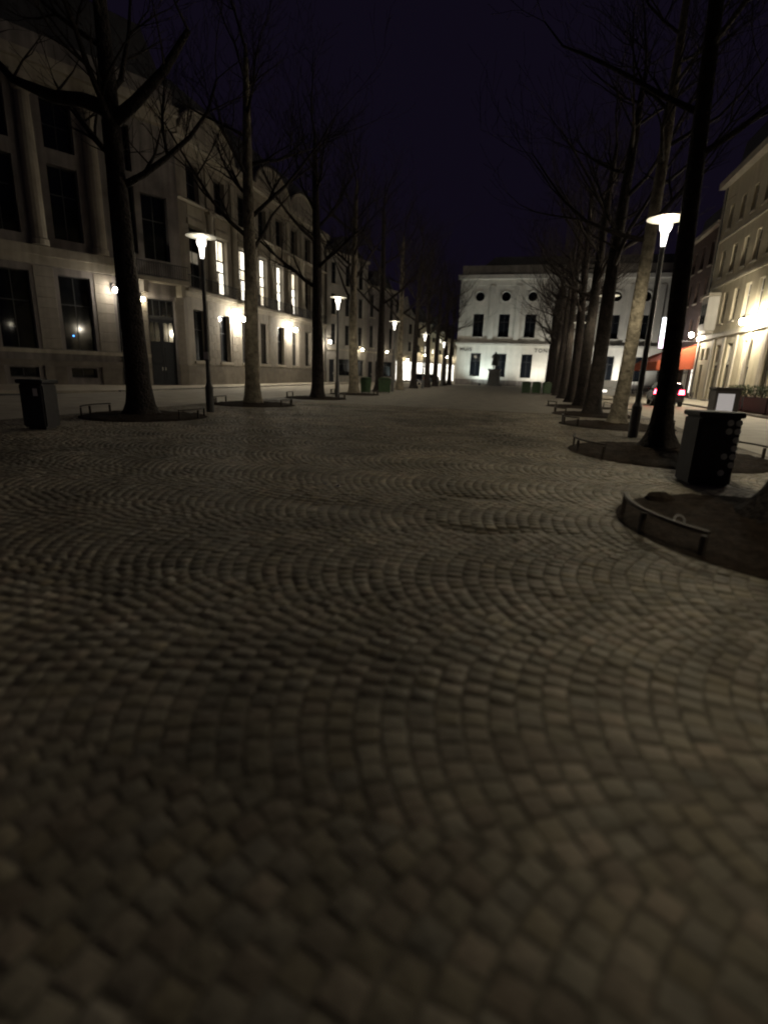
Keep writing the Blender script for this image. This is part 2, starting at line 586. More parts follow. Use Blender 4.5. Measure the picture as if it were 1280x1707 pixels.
def soil_bed(cx, cy, r, seed):
    rnd = random.Random(seed)
    b = MB()
    rings, seg = 12, 60
    b.v.append((0, 0, 0.085))
    for k in range(1, rings+1):
        for i in range(seg):
            a = 2*math.pi*i/seg
            rr = r*k/rings
            h = 0.004 if k == rings else (0.05*(1-(k/rings)**2)+0.03+rnd.uniform(-0.02, 0.03))
            b.v.append((rr*math.cos(a), rr*math.sin(a), h))
    for i in range(seg):
        b.f.append((0, 1+i, 1+(i+1) % seg))
        for k in range(rings-1):
            p, q = 1+k*seg, 1+(k+1)*seg
            b.f.append((p+i, q+i, q+(i+1) % seg, p+(i+1) % seg))
    return struct(b.build('soil_bed', 'soil', None, (cx, cy, 0), smooth=True))
for i, p in enumerate(PITS):
    soil_bed(*p, i)

# ------------------------------------------------------------------ buildings
def wall_mesh(b, Wd, Hh, D, ops, rev):
    """front wall with real openings: y=0 is the face, y grows into the building"""
    xs = sorted({0, Wd, *[o[0] for o in ops], *[o[1] for o in ops]})
    zs = sorted({0, Hh, *[o[2] for o in ops], *[o[3] for o in ops]})
    idx = {}
    def vid(x, y, z):
        k = (round(x, 4), round(y, 4), round(z, 4))
        if k not in idx:
            idx[k] = len(b.v)
            b.v.append((x, y, z))
        return idx[k]
    for i in range(len(xs)-1):
        for j in range(len(zs)-1):
            xm, zm = (xs[i]+xs[i+1])/2, (zs[j]+zs[j+1])/2
            if any(o[0] < xm < o[1] and o[2] < zm < o[3] for o in ops):
                continue
            b.f.append((vid(xs[i], 0, zs[j]), vid(xs[i+1], 0, zs[j]), vid(xs[i+1], 0, zs[j+1]), vid(xs[i], 0, zs[j+1])))
    for x0, x1, z0, z1 in [o[:4] for o in ops]:
        for (a, c) in (((x0, z0), (x0, z1)), ((x0, z1), (x1, z1)), ((x1, z1), (x1, z0)), ((x1, z0), (x0, z0))):
            k = len(b.v)
            b.v += [(a[0], 0, a[1]), (c[0], 0, c[1]), (c[0], rev, c[1]), (a[0], rev, a[1])]
            b.f.append((k, k+1, k+2, k+3))
    k = len(b.v)
    b.v += [(0, 0, 0), (Wd, 0, 0), (Wd, D, 0), (0, D, 0), (0, 0, Hh), (Wd, 0, Hh), (Wd, D, Hh), (0, D, Hh)]
    b.f += [(k, k+4, k+7, k+3), (k+1, k+2, k+6, k+5), (k+3, k+7, k+6, k+2), (k+4, k+5, k+6, k+7)]
    # dark back of the rooms behind the windows
    k = len(b.v)
    b.v += [(0.02, rev+0.4, 0), (Wd-0.02, rev+0.4, 0), (Wd-0.02, rev+0.4, Hh), (0.02, rev+0.4, Hh)]
    b.f.append((k, k+1, k+2, k+3))
    return b

def window(parent, x0, x1, z0, z1, y, cols, rows, pane='glass', fm='frame_dark', t=0.06, name='window'):
    """frame with bars as the part, every pane a sub-part; rows = list of fractions"""
    w, h = x1-x0, z1-z0
    key = ('win', round(w, 3), round(h, 3), cols, tuple(rows), fm, t)
    if key not in CACHE:
        b = MB()
        b.box(0, t, 0, 0.08, 0, h).box(w-t, w, 0, 0.08, 0, h)
        b.box(t, w-t, 0, 0.08, 0, t).box(t, w-t, 0, 0.08, h-t, h)
        for c in range(1, cols):
            xc = w*c/cols
            b.box(xc-t*0.4, xc+t*0.4, 0.004, 0.076, t, h-t)
        for r in rows:
            zc = h*r
            b.box(t, w-t, 0.008, 0.072, zc-t*0.5, zc+t*0.5)
        CACHE[key] = b.mesh(name, fm)
    wo_ = obj(name, CACHE[key], parent, (x0, y, z0))
    ze = [t]+[h*r for r in rows]+[h-t]
    for c in range(cols):
        for r in range(len(ze)-1):
            a0 = t if c == 0 else w*c/cols+t*0.4
            a1 = w-t if c == cols-1 else w*(c+1)/cols-t*0.4
            e0 = ze[r]+(0 if r == 0 else t*0.5)
            e1 = ze[r+1]-(0 if r == len(ze)-2 else t*0.5)
            p = pane(c, r) if callable(pane) else pane
            cbox('pane', p, wo_, a0, a1, 0.03, 0.045, e0, e1)
    return wo_

def facade(name, label, cat, p, q, D, Hh, wm):
    d = Vector((q[0]-p[0], q[1]-p[1]))
    t = thing(name, label, cat, (p[0], p[1], 0), math.atan2(d.y, d.x))
    return t, d.length

def railing(parent, x0, x1, y, z, h=0.95, step=0.16):
    b = MB()
    b.box(x0, x1, y, y+0.05, z+h-0.05, z+h).box(x0, x1, y+0.005, y+0.045, z+0.08, z+0.12)
    n = int((x1-x0)/step)
    for i in range(n+1):
        xx = x0+0.02+(x1-x0-0.06)*i/n
        b.box(xx, xx+0.02, y+0.012, y+0.036, z, z+h-0.05)
    return b.build('railing', 'iron', parent)

def ashlar(parent, x0, x1, z0, z1, m, ch=0.62, y=-0.045, split=1.5):
    """coursed stones, each one a piece, standing proud of the wall"""
    n = max(1, round((z1-z0)/ch))
    c = (z1-z0)/n
    for i in range(n):
        k = max(1, round((x1-x0)/split))
        off = 0.5 if (i % 2 and k > 1) else 0
        xs = [x0]+[x0+(x1-x0)*(j+off)/k for j in range(0 if off else 1, k)]+[x1]
        for j in range(len(xs)-1):
            cbox('stone', m, parent, xs[j]+0.008, xs[j+1]-0.008, y, 0.05, z0+i*c+0.009, z0+(i+1)*c-0.009, 0.014)

# all facades on the left side: local x runs along the street; the plaza is on the -y side,
# so p is the end that is farther from the camera on the left and nearer on the right
def mirror(L, a):
    return L-a

# ---- A: large bank-like building at the left, turned towards the square
Pa, Qa = (-35.0, 15.43), (-24.35, 34.75)
dA = Vector((Qa[0]-Pa[0], Qa[1]-Pa[1]))
LA = dA.length
S0 = 10.13                            # where the picture's left edge meets it
def a_build():
    # local x from Qa (far) to Pa (near) would flip inside out, so run Pa -> Qa with the inside on +y (left of travel)
    t = thing('bank_building', 'grey stone corner building with tall pilasters and a big dark double door', 'building', (Pa[0], Pa[1], 0), math.atan2(dA.y, dA.x))
    bays = [S0+1.6+3.3*i for i in range(-3, 3)]      # window axes
    ops = []
    for x in bays:
        if x < 1.2:
            continue
        ops.append((x-0.9, x+0.9, 2.2, 6.6))
        ops.append((x-0.75, x+0.75, 0.5, 1.1))
        ops.append((x-0.8, x+0.8, 8.6, 12.6))
        ops.append((x-0.8, x+0.8, 13.4, 16.0))
    dx0, dx1 = S0+9.3, S0+11.25
    ops = [o for o in ops if not (o[1] > dx0-0.1 and o[2] < 7)]
    ops = [o for o in ops if o[0] > 0.3]
    ops.append((dx0, dx1, 0.08, 5.9))
    ops.append((dx0+0.1, dx1-0.1, 8.4, 12.4))
    b = wall_mesh(MB(), LA, 17.2, 12, ops, 0.45)
    b.build('wall', 'stone_grey', t)
    for o in ops:
        if o[2] == 0.08:
            continue
        h = o[3]-o[2]
        if h < 1:
            window(t, *o[:4], 0.3, 2, [])
        elif h > 3.9:
            window(t, *o[:4], 0.36, 2, [0.62])
        else:
            window(t, *o[:4], 0.36, 2, [0.5])
    # door: two leaves with small glass lights
    for k in range(2):
        w2 = (dx1-dx0)/2
        lf = cbox('door_leaf', 'door_dark', t, dx0+k*w2+0.01, dx0+(k+1)*w2-0.01, 0.3, 0.38, 0.08, 4.6)
        for r in range(2):
            cbox('panel', 'door_dark', lf, 0.14, w2-0.16, -0.03, 0.0, 0.3+r*1.25, 1.4+r*1.25, 0.02)
        for r in range(2):
            cbox('pane', 'glass', lf, 0.14+r*0.36, 0.44+r*0.36, -0.015, 0.0, 3.0, 4.3)
        cbox('handle', 'frame_white', lf, (w2-0.14) if k == 0 else 0.08, (w2-0.1) if k == 0 else 0.12, -0.06, -0.0, 1.0, 1.25)
    cbox('transom', 'frame_dark', t, dx0, dx1, 0.28, 0.4, 4.6, 4.75)
    window(t, dx0, dx1, 4.75, 5.9, 0.3, 4, [])
    # plinth, ledges, cornice
    segs = []
    x = 0.0
    cbox('plinth', 'plinth', t, 0, dx0-0.05, -0.12, 0.06, 1.2, 1.55)
    cbox('plinth', 'plinth', t, dx1+0.05, LA, -0.12, 0.06, 0.0, 1.55)
    cbox('sill_course', 'stone_trim', t, 0, dx0-0.05, -0.16, 0.05, 1.95, 2.18)
    cbox('ledge', 'stone_trim', t, 0, dx0-1.0, -0.4, 0.05, 7.5, 8.0)
    cbox('ledge', 'stone_trim', t, 0, dx0-1.0, -0.22, 0.05, 7.0, 7.5)
    cbox('cornice', 'stone_trim', t, -0.2, LA+0.1, -0.75, 0.05, 17.2, 17.7)
    cbox('cornice', 'stone_trim', t, -0.1, LA+0.05, -0.4, 0.05, 16.5, 17.2)
    cbox('attic', 'stone_grey', t, 0, LA, -0.1, 0.6, 17.7, 18.9)
    rf = MB().prism([(0, 18.9), (LA, 18.9), (LA-1.5, 22), (1.5, 22)], 0.6, 11.8).build('roof', 'slate', t)
    # piers of coursed stone between the ground-floor windows
    for i in range(-3, 3):
        xp = S0+3.25+3.3*i
        if xp-0.5 < 0:
            continue
        if xp+0.6 < dx0:
            ashlar(t, xp-0.55, xp+0.55, 2.22, 6.95, 'stone', 0.59)
            cbox('plinth_block', 'plinth', t, xp-0.6, xp+0.6, -0.14, 0.05, 0.0, 1.18)
        # giant pilaster above
        if xp < dx0:
            b = MB()
            b.lathe([(0.5, 0), (0.5, 0.3), (0.42, 0.4), (0.42, 4), (0.36, 7.6), (0.36, 7.7), (0.46, 7.8), (0.52, 8.3)], 14)
            col = b.build('column', 'stone_trim', t, (xp, -0.12, 8.05), smooth=False)
            cbox('capital', 'stone_trim', col, -0.55, 0.55, -0.4, 0.3, 8.3, 8.6)
    ashlar(t, dx0-0.62, dx0-0.05, 0.05, 6.2, 'stone', 0.6)
    ashlar(t, dx1+0.05, LA-0.02, 1.58, 6.2, 'stone', 0.6)
    # door hood with balcony
    cbox('balcony_slab', 'stone_trim', t, dx0-0.95, LA+0.05, -1.0, 0.05, 6.9, 7.15)
    for xx in (dx0-0.5, dx1+0.15):
        MB().prism([(0, 0), (0.3, 0), (0.3, 0.75), (0, 0.75)], -0.85, 0.0).build('bracket', 'stone_trim', t, (xx, 0, 6.14))
    railing(t, dx0-0.9, LA, -0.98, 7.15)
    cbox('indicator_light', 'blue_led', t, S0+4.55, S0+4.63, 0.33, 0.355, 3.05, 3.13)
    # rain pipe beside the lit pier
    MB().tube([(S0+7.35, -0.12, 0.1), (S0+7.35, -0.12, 7.0)], 0.06, 8).build('rain_pipe', 'iron', t)
    return t
A = a_build()

# ---- C: long palace block with lit first floor
XC = -24.6
def c_build():
    y0, y1 = 34.8, 63.2
    L = y1-y0
    t = thing('palace_building', 'long stone building with lit tall first-floor windows, balcony and arched gables', 'building', (XC, y0, 0), R_(90))
    bays = [37.0-y0+3.5*i for i in range(8)]
    bays = [x for x in bays if x+1 < L]
    ops = []
    for x in bays:
        ops += [(x-0.8, x+0.8, 1.9, 5.6), (x-0.8, x+0.8, 7.15, 11.3), (x-0.75, x+0.75, 13.0, 15.4)]
    wall_mesh(MB(), L, 16.4, 12, ops, 0.45).build('wall', 'stone', t)
    lit = {1, 2, 3, 4, 5}
    for i, x in enumerate(bays):
        window(t, x-0.8, x+0.8, 1.9, 5.6, 0.36, 2, [0.62])
        if i in lit:
            window(t, x-0.8, x+0.8, 7.15, 11.3, 0.36, 2, [0.42, 0.62], (lambda i: (lambda c, r: 'lit_low' if (r == 0 and c == 0 and i != 3) else ('lit_warm' if (r+c+i) % 4 == 0 else 'lit_window')))(i), t=0.12)
        elif i == 0:
            window(t, x-0.8, x+0.8, 7.15, 11.3, 0.36, 2, [0.42, 0.62], lambda c, r: 'dim_window' if r == 1 else 'glass', t=0.075)
        else:
            window(t, x-0.8, x+0.8, 7.15, 11.3, 0.36, 2, [0.42, 0.62], t=0.075)
        window(t, x-0.75, x+0.75, 13.0, 15.4, 0.36, 2, [0.5])
        cbox('lintel', 'stone_trim', t, x-1.0, x+1.0, -0.14, 0.04, 11.34, 11.75)
        cbox('sill', 'stone_trim', t, x-0.95, x+0.95, -0.12, 0.04, 12.75, 12.98)
        cbox('apron', 'stone_trim', t, x-0.9, x+0.9, -0.05, 0.04, 11.95, 12.7)
        cbox('sill', 'stone_trim', t, x-0.95, x+0.95, -0.12, 0.04, 1.68, 1.88)
    cbox('plinth', 'plinth', t, 0, L, -0.14, 0.04, 0, 1.5)
    piers = [bays[0]-1.75]+[x+1.75 for x in bays]
    for xp in piers:
        if xp-0.55 < 0.05 or xp+0.6 > L:
            continue
        ashlar(t, xp-0.72, xp+0.72, 1.55, 6.4, 'stone', 0.6, -0.05, 0.72)
        # half column on a pedestal, first floor
        cbox('pedestal', 'stone_trim', t, xp-0.42, xp+0.42, -0.4, 0.04, 6.98, 8.0)
        b = MB().lathe([(0.36, 0), (0.36, 0.15), (0.3, 0.25), (0.3, 2), (0.26, 4.1), (0.27, 4.2), (0.36, 4.5)], 14)
        co = b.build('column', 'stone_trim', t, (xp, -0.1, 8.0))
        cbox('capital', 'stone_trim', co, -0.4, 0.4, -0.36, 0.2, 4.5, 4.72)
        cbox('pilaster', 'stone_trim', t, xp-0.28, xp+0.28, -0.14, 0.04, 13.0, 15.6)
    cbox('ledge', 'stone_trim', t, 0, L, -0.2, 0.04, 6.42, 6.72)
    cbox('balcony_slab', 'stone_trim', t, 0.3, L-0.3, -0.5, 0.04, 6.73, 6.95)
    railing(t, 0.35, L-0.35, -0.48, 6.96, 0.9)
    cbox('entablature', 'stone_trim', t, 0, L, -0.45, 0.04, 12.72-0.0, 12.74)
    cbox('cornice', 'stone_trim', t, -0.1, L+0.1, -0.6, 0.04, 16.4, 16.85)
    cbox('frieze', 'stone_trim', t, 0, L, -0.18, 0.04, 15.75, 16.4)
    # arched gables over pairs of bays
    for (i0, i1) in ((0, 1), (3, 4), (5, 6)):
        if i1 >= len(bays):
            continue
        xc = (bays[i0]+bays[i1])/2
        pts = [(xc+3.3*math.cos(a), 16.86+1.9*math.sin(a)) for a in [math.pi*k/14 for k in range(15)]]
        g = MB().prism(pts, -0.3, 0.6).build('gable', 'stone', t)
        rim = MB().tube([(xc+3.4*math.cos(a), -0.36, 16.9+1.98*math.sin(a)) for a in [math.pi*k/18 for k in range(19)]], 0.17, 6)
        rim.build('moulding', 'stone_trim', g)
    MB().prism([(0, 16.86), (L, 16.86), (L-1.2, 20.2), (1.2, 20.2)], 0.8, 11.8).build('roof', 'slate', t)
    for xx in (3.2, 13.6, 23.5):
        cbox('chimney', 'brick_wall', t, xx, xx+1.2, 4, 5, 19, 22.3)
    # pale notice board on the wall by the lantern
    cbox('notice_board', 'paper', t, 53.4-y0, 54.3-y0, -0.1, -0.04, 2.3, 4.0) if False else None
    return t
C = c_build()

# ---- D: houses further along the left side
Pd, Qd = Vector((-24.5, 63.6)), Vector((-12.3, 96.0))
dd = (Qd-Pd).normalized()
angd = math.atan2(dd.y, dd.x)
def shop_house(s0, s1, h, wm, label, lit, floors, shop, gable=False, fm='frame_dark', up_lit=()):
    p = Pd+dd*s0
    L = s1-s0-0.02
    t = thing('town_house', label, 'house', (p.x, p.y, 0), angd)
    ops = [(0.35, L-0.35, 0.35, 3.3)] if shop else [(0.5, 1.6, 0.08, 2.9), (2.2, L-0.5, 0.9, 3.0)]
    n = max(2, int(L/2.3))
    ff = []
    z = 4.3
    fh = (h-4.8)/floors
    for f in range(floors):
        for i in range(n):
            xc = L*(i+0.5)/n
            ff.append((xc-0.5, xc+0.5, z+0.45, z+fh-0.65, f, i))
        z += fh
    wall_mesh(MB(), L, h, 9, ops+[o[:4] for o in ff], 0.3).build('wall', wm, t)
    for o in ff:
        pane = 'lit_window' if (o[4], o[5]) in up_lit else 'glass'
        window(t, *o[:4], 0.22, 2, [0.62], pane, fm)
        cbox('sill', 'stone_trim', t, o[0]-0.08, o[1]+0.08, -0.1, 0.03, o[2]-0.12, o[2]-0.01)
    if shop:
        window(t, *ops[0], 0.15, 3, [0.78], lit, fm, 0.09, 'shop_front')
        cbox('fascia', 'frame_dark' if lit == 'glass' else 'stone_trim', t, 0.2, L-0.2, -0.14, 0.03, 3.35, 3.95)
    else:
        dl = cbox('door', 'door_dark', t, 0.5, 1.6, 0.18, 0.26, 0.08, 2.9)
        cbox('handle', 'frame_white', dl, 0.95, 1.0, -0.05, 0.0, 1.0, 1.2)
        window(t, *ops[1], 0.2, 3, [0.7], lit, fm)
    cbox('ledge', 'stone_trim', t, 0, L, -0.16, 0.03, 4.05, 4.25)
    cbox('cornice', 'stone_trim', t, -0.02, L+0.02, -0.35, 0.03, h-0.35, h)
    if gable:
        MB().prism([(0.2, h), (L-0.2, h), (L*0.62, h+1.3), (L/2, h+2.6), (L*0.38, h+1.3)], -0.05, 0.4).build('gable', wm, t)
    MB().prism([(0, h), (L, h), (L/2+0.6, h+2.2), (L/2-0.6, h+2.2)], 0.45, 8.9).build('roof', 'slate', t)
    return t
shop_house(0.0, 8.2, 15.5, 'plaster_grey', 'tall grey house joined to the far end of the long palace', 'glass', 3, False)
shop_house(8.2, 15.2, 12.8, 'stone_grey', 'dark stone house next before the first bright shop on the left', 'glass', 2, False)
shop_house(15.2, 20.6, 9.9, 'plaster_grey', 'first house with a bright white shop window behind the left trees', 'shop_window', 2, True, True, up_lit={(1, 0)})
shop_house(20.6, 25.2, 9.2, 'stucco', 'pale house with small lit upper windows beside the first bright shop', 'shop_window', 2, True, up_lit={(0, 1), (1, 1)})
shop_house(25.2, 30.0, 8.4, 'stucco', 'pale narrow house with bright shop front near the far left corner', 'shop_window', 2, True, up_lit={(0, 0), (1, 1)})
shop_house(30.0, 34.6, 7.4, 'stucco_white', 'last low white house with lit front left of the theatre', 'shop_window', 1, True)

# ---- theatre closing the far end
def theatre():
    x0, x1, Y = -11.6, 27.0, 90.0
    L = x1-x0
    t = thing('theatre_building', 'white classical theatre facade with round windows closing the far end', 'theatre', (x0, Y, 0), 0)
    bx = [-8.4+4.1*i-x0 for i in range(9)]
    ops = []
    for x in bx:
        ops += [(x-0.85, x+0.85, 1.4, 5.1), (x-0.85, x+0.85, 7.65, 11.2), (x-0.95, x+0.95, 12.85, 14.75)]
    wall_mesh(MB(), L, 16.3, 20, ops, 0.5).build('wall', 'stucco_white', t)
    for x in bx:
        window(t, x-0.85, x+0.85, 1.4, 5.1, 0.35, 2, [0.66])
        window(t, x-0.85, x+0.85, 7.65, 11.2, 0.35, 2, [0.66])
        cbox('sill', 'stucco_white', t, x-1.0, x+1.0, -0.12, 0.04, 7.45, 7.63)
        # square field with a round hole, a round pane behind
        b = MB()
        seg = 24
        for i in range(seg):
            a = 2*math.pi*i/seg+math.pi/seg
            c, s = math.cos(a), math.sin(a)
            m = max(abs(c), abs(s))
            b.v += [(0.72*c, 0, 0.72*s), (0.95*c/m, 0, 0.95*s/m), (0.72*c, 0.3, 0.72*s)]
        for i in range(seg):
            j = (i+1) % seg
            b.f += [(3*i, 3*i+1, 3*j+1, 3*j), (3*i, 3*j, 3*j+2, 3*i+2)]
        ow = b.build('round_window', 'stucco_white', t, (x, 0.02, 13.8))
        pn = MB().lathe([(0.7, 0), (0.7, 0.03)], 24).build('pane', 'glass', ow, (0, 0.28, 0), (R_(90), 0, 0))
        rim = MB().tube([(0.8*math.cos(a), -0.03, 0.8*math.sin(a)) for a in [2*math.pi*k/24 for k in range(25)]], 0.08, 6)
        rim.build('moulding', 'stucco_white', ow)
    for i in range(len(bx)-1):
        xp = (bx[i]+bx[i+1])/2
        cbox('pilaster', 'stucco_white', t, xp-0.4, xp+0.4, -0.2, 0.04, 7.0, 15.4)
    cbox('ledge', 'stucco_white', t, -0.2, L+0.2, -0.55, 0.04, 6.3, 6.65)
    cbox('ledge', 'stucco_white', t, -0.05, L, -0.2, 0.04, 6.66, 7.0)
    cbox('frieze', 'stucco_white', t, 0, L, -0.12, 0.04, 15.42, 16.3)
    cbox('cornice', 'stucco_white', t, -0.4, L+0.4, -0.8, 0.04, 16.3, 16.9)
    cbox('plinth', 'stone_grey', t, 0, L, -0.1, 0.04, 0, 0.9)
    cbox('attic', 'plaster_grey', t, 0, L, 1.2, 2, 16.92, 18.6)
    MB().prism([(1, 16.92), (L-1, 16.92), (L-5, 20), (5, 20)], 2.2, 18).build('roof', 'slate', t)
    # lettering on the wall
    def text(word, x, z, size):
        cu = bpy.data.curves.new(word, 'FONT')
        cu.body = word
        cu.size = size
        cu.extrude = 0.03
        cu.space_character = 1.25
        cu.offset = 0.012
        o = bpy.data.objects.new('tmp', cu)
        COL.objects.link(o)
        dg = bpy.context.evaluated_depsgraph_get()
        me = bpy.data.meshes.new_from_object(o.evaluated_get(dg))
        bpy.data.objects.remove(o)
        me.materials.clear()
        me.materials.append(MAT['lettering'])
        lo = obj('lettering', me, t, (x-x0, -0.05, z), (R_(90), 0, 0))
        lo['label'] = 'dark letters reading '+word
    text('HUIS', -11.1, 5.4, 0.78)
    text('TONE', 0.85, 5.42, 0.82)
    return t
theatre()

# ---- right-hand stucco building and its dark lower neighbour
def right_building():
    X = 15.0
    y1, y0 = 55.5, 12.0
    L = y1-y0
    t = thing('stucco_building', 'cream stucco town house of four storeys lit by wall lamps at right', 'house', (X, y1, 0), R_(-90))
    # local x runs from the far corner towards the camera, inside is +y
    ax = [2.4]+[4.95+2.3*i for i in range(16)]
    ops = []
    for i, x in enumerate(ax):
        if i:
            ops += [(x-0.48, x+0.48, 6.3, 8.7)]
        ops += [(x-0.48, x+0.48, 10.2, 12.3), (x-0.45, x+0.45, 14.0, 15.8)]
    gd = [(1.3, 2.1, 3.5, 4.5), (2.6, 3.4, 3.5, 4.5), (1.5, 2.3, 0.12, 3.1), (5.0, 6.1, 0.12, 4.6), (7.6, 8.7, 0.12, 4.6), (10.9, 12.5, 0.12, 4.6), (14.6, 16.0, 0.9, 4.6), (17.6, 19.0, 0.9, 4.6), (20.6, 22.0, 0.9, 4.6)]+[(24.0+3.2*k, 25.4+3.2*k, 0.9, 4.6) for k in range(5)]
    wall_mesh(MB(), L, 17.6, 12, ops+gd, 0.28).build('wall', 'stucco', t)
    for o in ops:
        window(t, *o, 0.2, 2, [0.66], 'glass', 'frame_white')
        cbox('sill', 'stone_trim', t, o[0]-0.1, o[1]+0.1, -0.1, 0.03, o[2]-0.14, o[2]-0.01)
    for i, o in enumerate(gd):
        if o[2] > 0.5:
            window(t, *o, 0.18, 2, [] if o[3]-o[2] < 2 else [0.7], 'glass', 'frame_white')
        else:
            h1 = min(o[3], 3.0)
            dl = cbox('door', 'frame_white' if i == 5 else 'door_dark', t, o[0], o[1], 0.16, 0.24, 0.12, h1)
            w = o[1]-o[0]
            for k in range(2):
                cbox('panel', 'frame_white' if i == 5 else 'door_dark', dl, 0.12+k*w/2, w/2-0.1+k*w/2, -0.03, 0.0, 0.25, 1.0, 0.015)
                cbox('pane', 'glass', dl, 0.12+k*w/2, w/2-0.1+k*w/2, -0.012, 0.0, 1.2, h1-0.35)
            cbox('handle', 'frame_dark', dl, w/2-0.04, w/2+0.02, -0.07, -0.002, 0.95, 1.15)
            if o[3] > h1+0.5:
                cbox('transom', 'frame_white', t, o[0], o[1], 0.14, 0.25, h1, h1+0.18)
                window(t, o[0], o[1], h1+0.18, o[3], 0.16, 3, [], 'glass', 'frame_white')
            cbox('step', 'kerb', t, o[0]-0.15, o[1]+0.15, -0.4, -0.002, 0.09, 0.2)
    # oriel on the first floor by the corner
    b = MB()
    b.v = []
    pts = [(1.3, 0), (1.7, -0.75), (3.3, -0.75), (3.7, 0)]
    for z in (5.9, 6.4, 8.1, 8.6):
        b.v += [(x, y, z) for x, y in pts]
    for k in range(3):
        for i in range(3):
            b.f.append((4*k+i, 4*k+i+1, 4*k+5+i, 4*k+4+i))
    b.f += [(3, 2, 1, 0), (12, 13, 14, 15)]
    orl = b.build('oriel', 'stucco_white', t)
    cbox('pane', 'glass', orl, 1.85, 2.45, -0.765, -0.752, 6.45, 8.05)
    cbox('pane', 'glass', orl, 2.55, 3.15, -0.765, -0.752, 6.45, 8.05)
    cbox('oriel_roof', 'stone_trim', t, 1.2, 3.8, -0.9, 0.03, 8.62, 8.85)
    cbox('oriel_base', 'stone_trim', t, 1.5, 3.5, -0.6, 0.03, 5.62, 5.88)
    cbox('string_course', 'stone_trim', t, 0, L, -0.2, 0.03, 5.2, 5.55)
    cbox('string_course', 'stone_trim', t, 0, L, -0.16, 0.03, 9.4, 9.65)
    cbox('string_course', 'stone_trim', t, 0, L, -0.12, 0.03, 13.2, 13.4)
    cbox('cornice', 'stone_trim', t, -0.25, L+0.1, -0.55, 0.03, 17.6, 18.1)
    cbox('corner_pilaster', 'stone_trim', t, 0.02, 0.7, -0.09, 0.03, 0.3, 17.55)
    for i in range(8):
        xp = 4.2+2.6*i
        cbox('pilaster', 'stone_trim', t, xp-0.22, xp+0.22, -0.1, 0.03, 0.3, 5.1)
    cbox('plinth', 'plinth', t, 0.72, 1.28, -0.06, 0.02, 0.09, 0.7)
    MB().prism([(0, 18.1), (L, 18.1), (L-1.2, 20.6), (1.2, 20.6)], 0.5, 11.8).build('roof', 'slate', t)
    MB().tube([(0.9, -0.16, 0.3), (0.9, -0.16, 17.4)], 0.06, 8).build('rain_pipe', 'iron', t)
    return t
right_building()

def corner_house():
    X, y1, y0 = 15.2, 64.0, 55.6
    L = y1-y0
    t = thing('corner_house', 'dark brick house behind the orange awning beside the stucco building', 'house', (X, y1, 0), R_(-90))
    ops = [(0.6+3.0*i, 2.8+3.0*i, 0.5, 3.1) for i in range(3) if 2.8+3.0*i < 8.3] + [(6.3, 8.0, 0.5, 3.1)]
    ops = ops[:2]+ops[-1:]
    up_ = [(1.0+2.6*i, 2.0+2.6*i, zz, zz+2.0) for i in range(3) for zz in (5.6, 9.0, 12.0)]
    wall_mesh(MB(), L, 15.0, 8, ops+up_, 0.25).build('wall', 'brick_wall', t)
    for i, o in enumerate(ops):
        window(t, *o, 0.15, 2, [0.75], 'shop_window' if i == 2 else ('dim_window' if i == 1 else 'glass'), 'frame_dark', 0.08)
    for o in up_:
        window(t, *o, 0.18, 2, [0.6])
        cbox('sill', 'stone_trim', t, o[0]-0.1, o[1]+0.1, -0.1, 0.03, o[2]-0.14, o[2]-0.01)
    cbox('cornice', 'stone_trim', t, -0.1, L, -0.4, 0.03, 15.0, 15.3)
    MB().prism([(0, 15.3), (L, 15.3), (L-1, 17), (1, 17)], 0.4, 7.8).build('roof', 'slate', t)
    # awning: sloping cloth panels on arms with a scalloped front
    aw = thing('awning', 'orange-red awning stretched over the terrace beyond the car', 'awning', (15.2, 67.0, 0), R_(-90))
    La = 11.0
    n = 6
    for i in range(n):
        a0, a1 = La*i/n+0.01, La*(i+1)/n-0.01
        b = MB()
        b.v = [(a0, -0.05, 5.0), (a1, -0.05, 5.0), (a1, -1.7, 4.35), (a0, -1.7, 4.35), (a0, -3.3, 3.4), (a1, -3.3, 3.4), (a1, -3.34, 2.65), (a0, -3.34, 2.65),
               (a0, -0.05, 4.97), (a1, -0.05, 4.97), (a1, -1.69, 4.32), (a0, -1.69, 4.32), (a0, -3.27, 3.37), (a1, -3.27, 3.37), (a1, -3.31, 2.65), (a0, -3.31, 2.65)]
        b.f = [(0, 1, 2, 3), (3, 2, 5, 4), (4, 5, 6, 7), (11, 10, 9, 8), (12, 13, 10, 11), (15, 14, 13, 12), (0, 8, 9, 1), (7, 6, 14, 15), (0, 3, 11, 8), (3, 4, 12, 11), (4, 7, 15, 12), (1, 9, 10, 2), (2, 10, 13, 5), (5, 13, 14, 6)]
        b.build('cloth_panel', 'awning', aw)
    for xx in (-0.03, La+0.005):
        b = MB()
        k = [(-0.06, 4.95), (-0.06, 2.75), (-3.3, 2.62), (-3.3, 3.36), (-1.7, 4.31)]
        b.v = [(xx, y, z) for y, z in k]+[(xx+0.025, y, z) for y, z in k]
        b.f = [(0, 1, 2, 3, 4), (9, 8, 7, 6, 5)]+[(q, (q+1) % 5, 5+(q+1) % 5, 5+q) for q in range(5)]
        b.build('side_cloth', 'awning', aw)
    for xx in (0.2, La/2, La-0.2):
        MB().tube([(xx, -0.1, 4.0), (xx, -3.1, 3.62)], 0.03, 6).build('arm', 'iron', aw)
        MB().tube([(xx, -3.1, 0.09), (xx, -3.1, 3.62)], 0.035, 6).build('post', 'iron', aw)
    return t
corner_house()
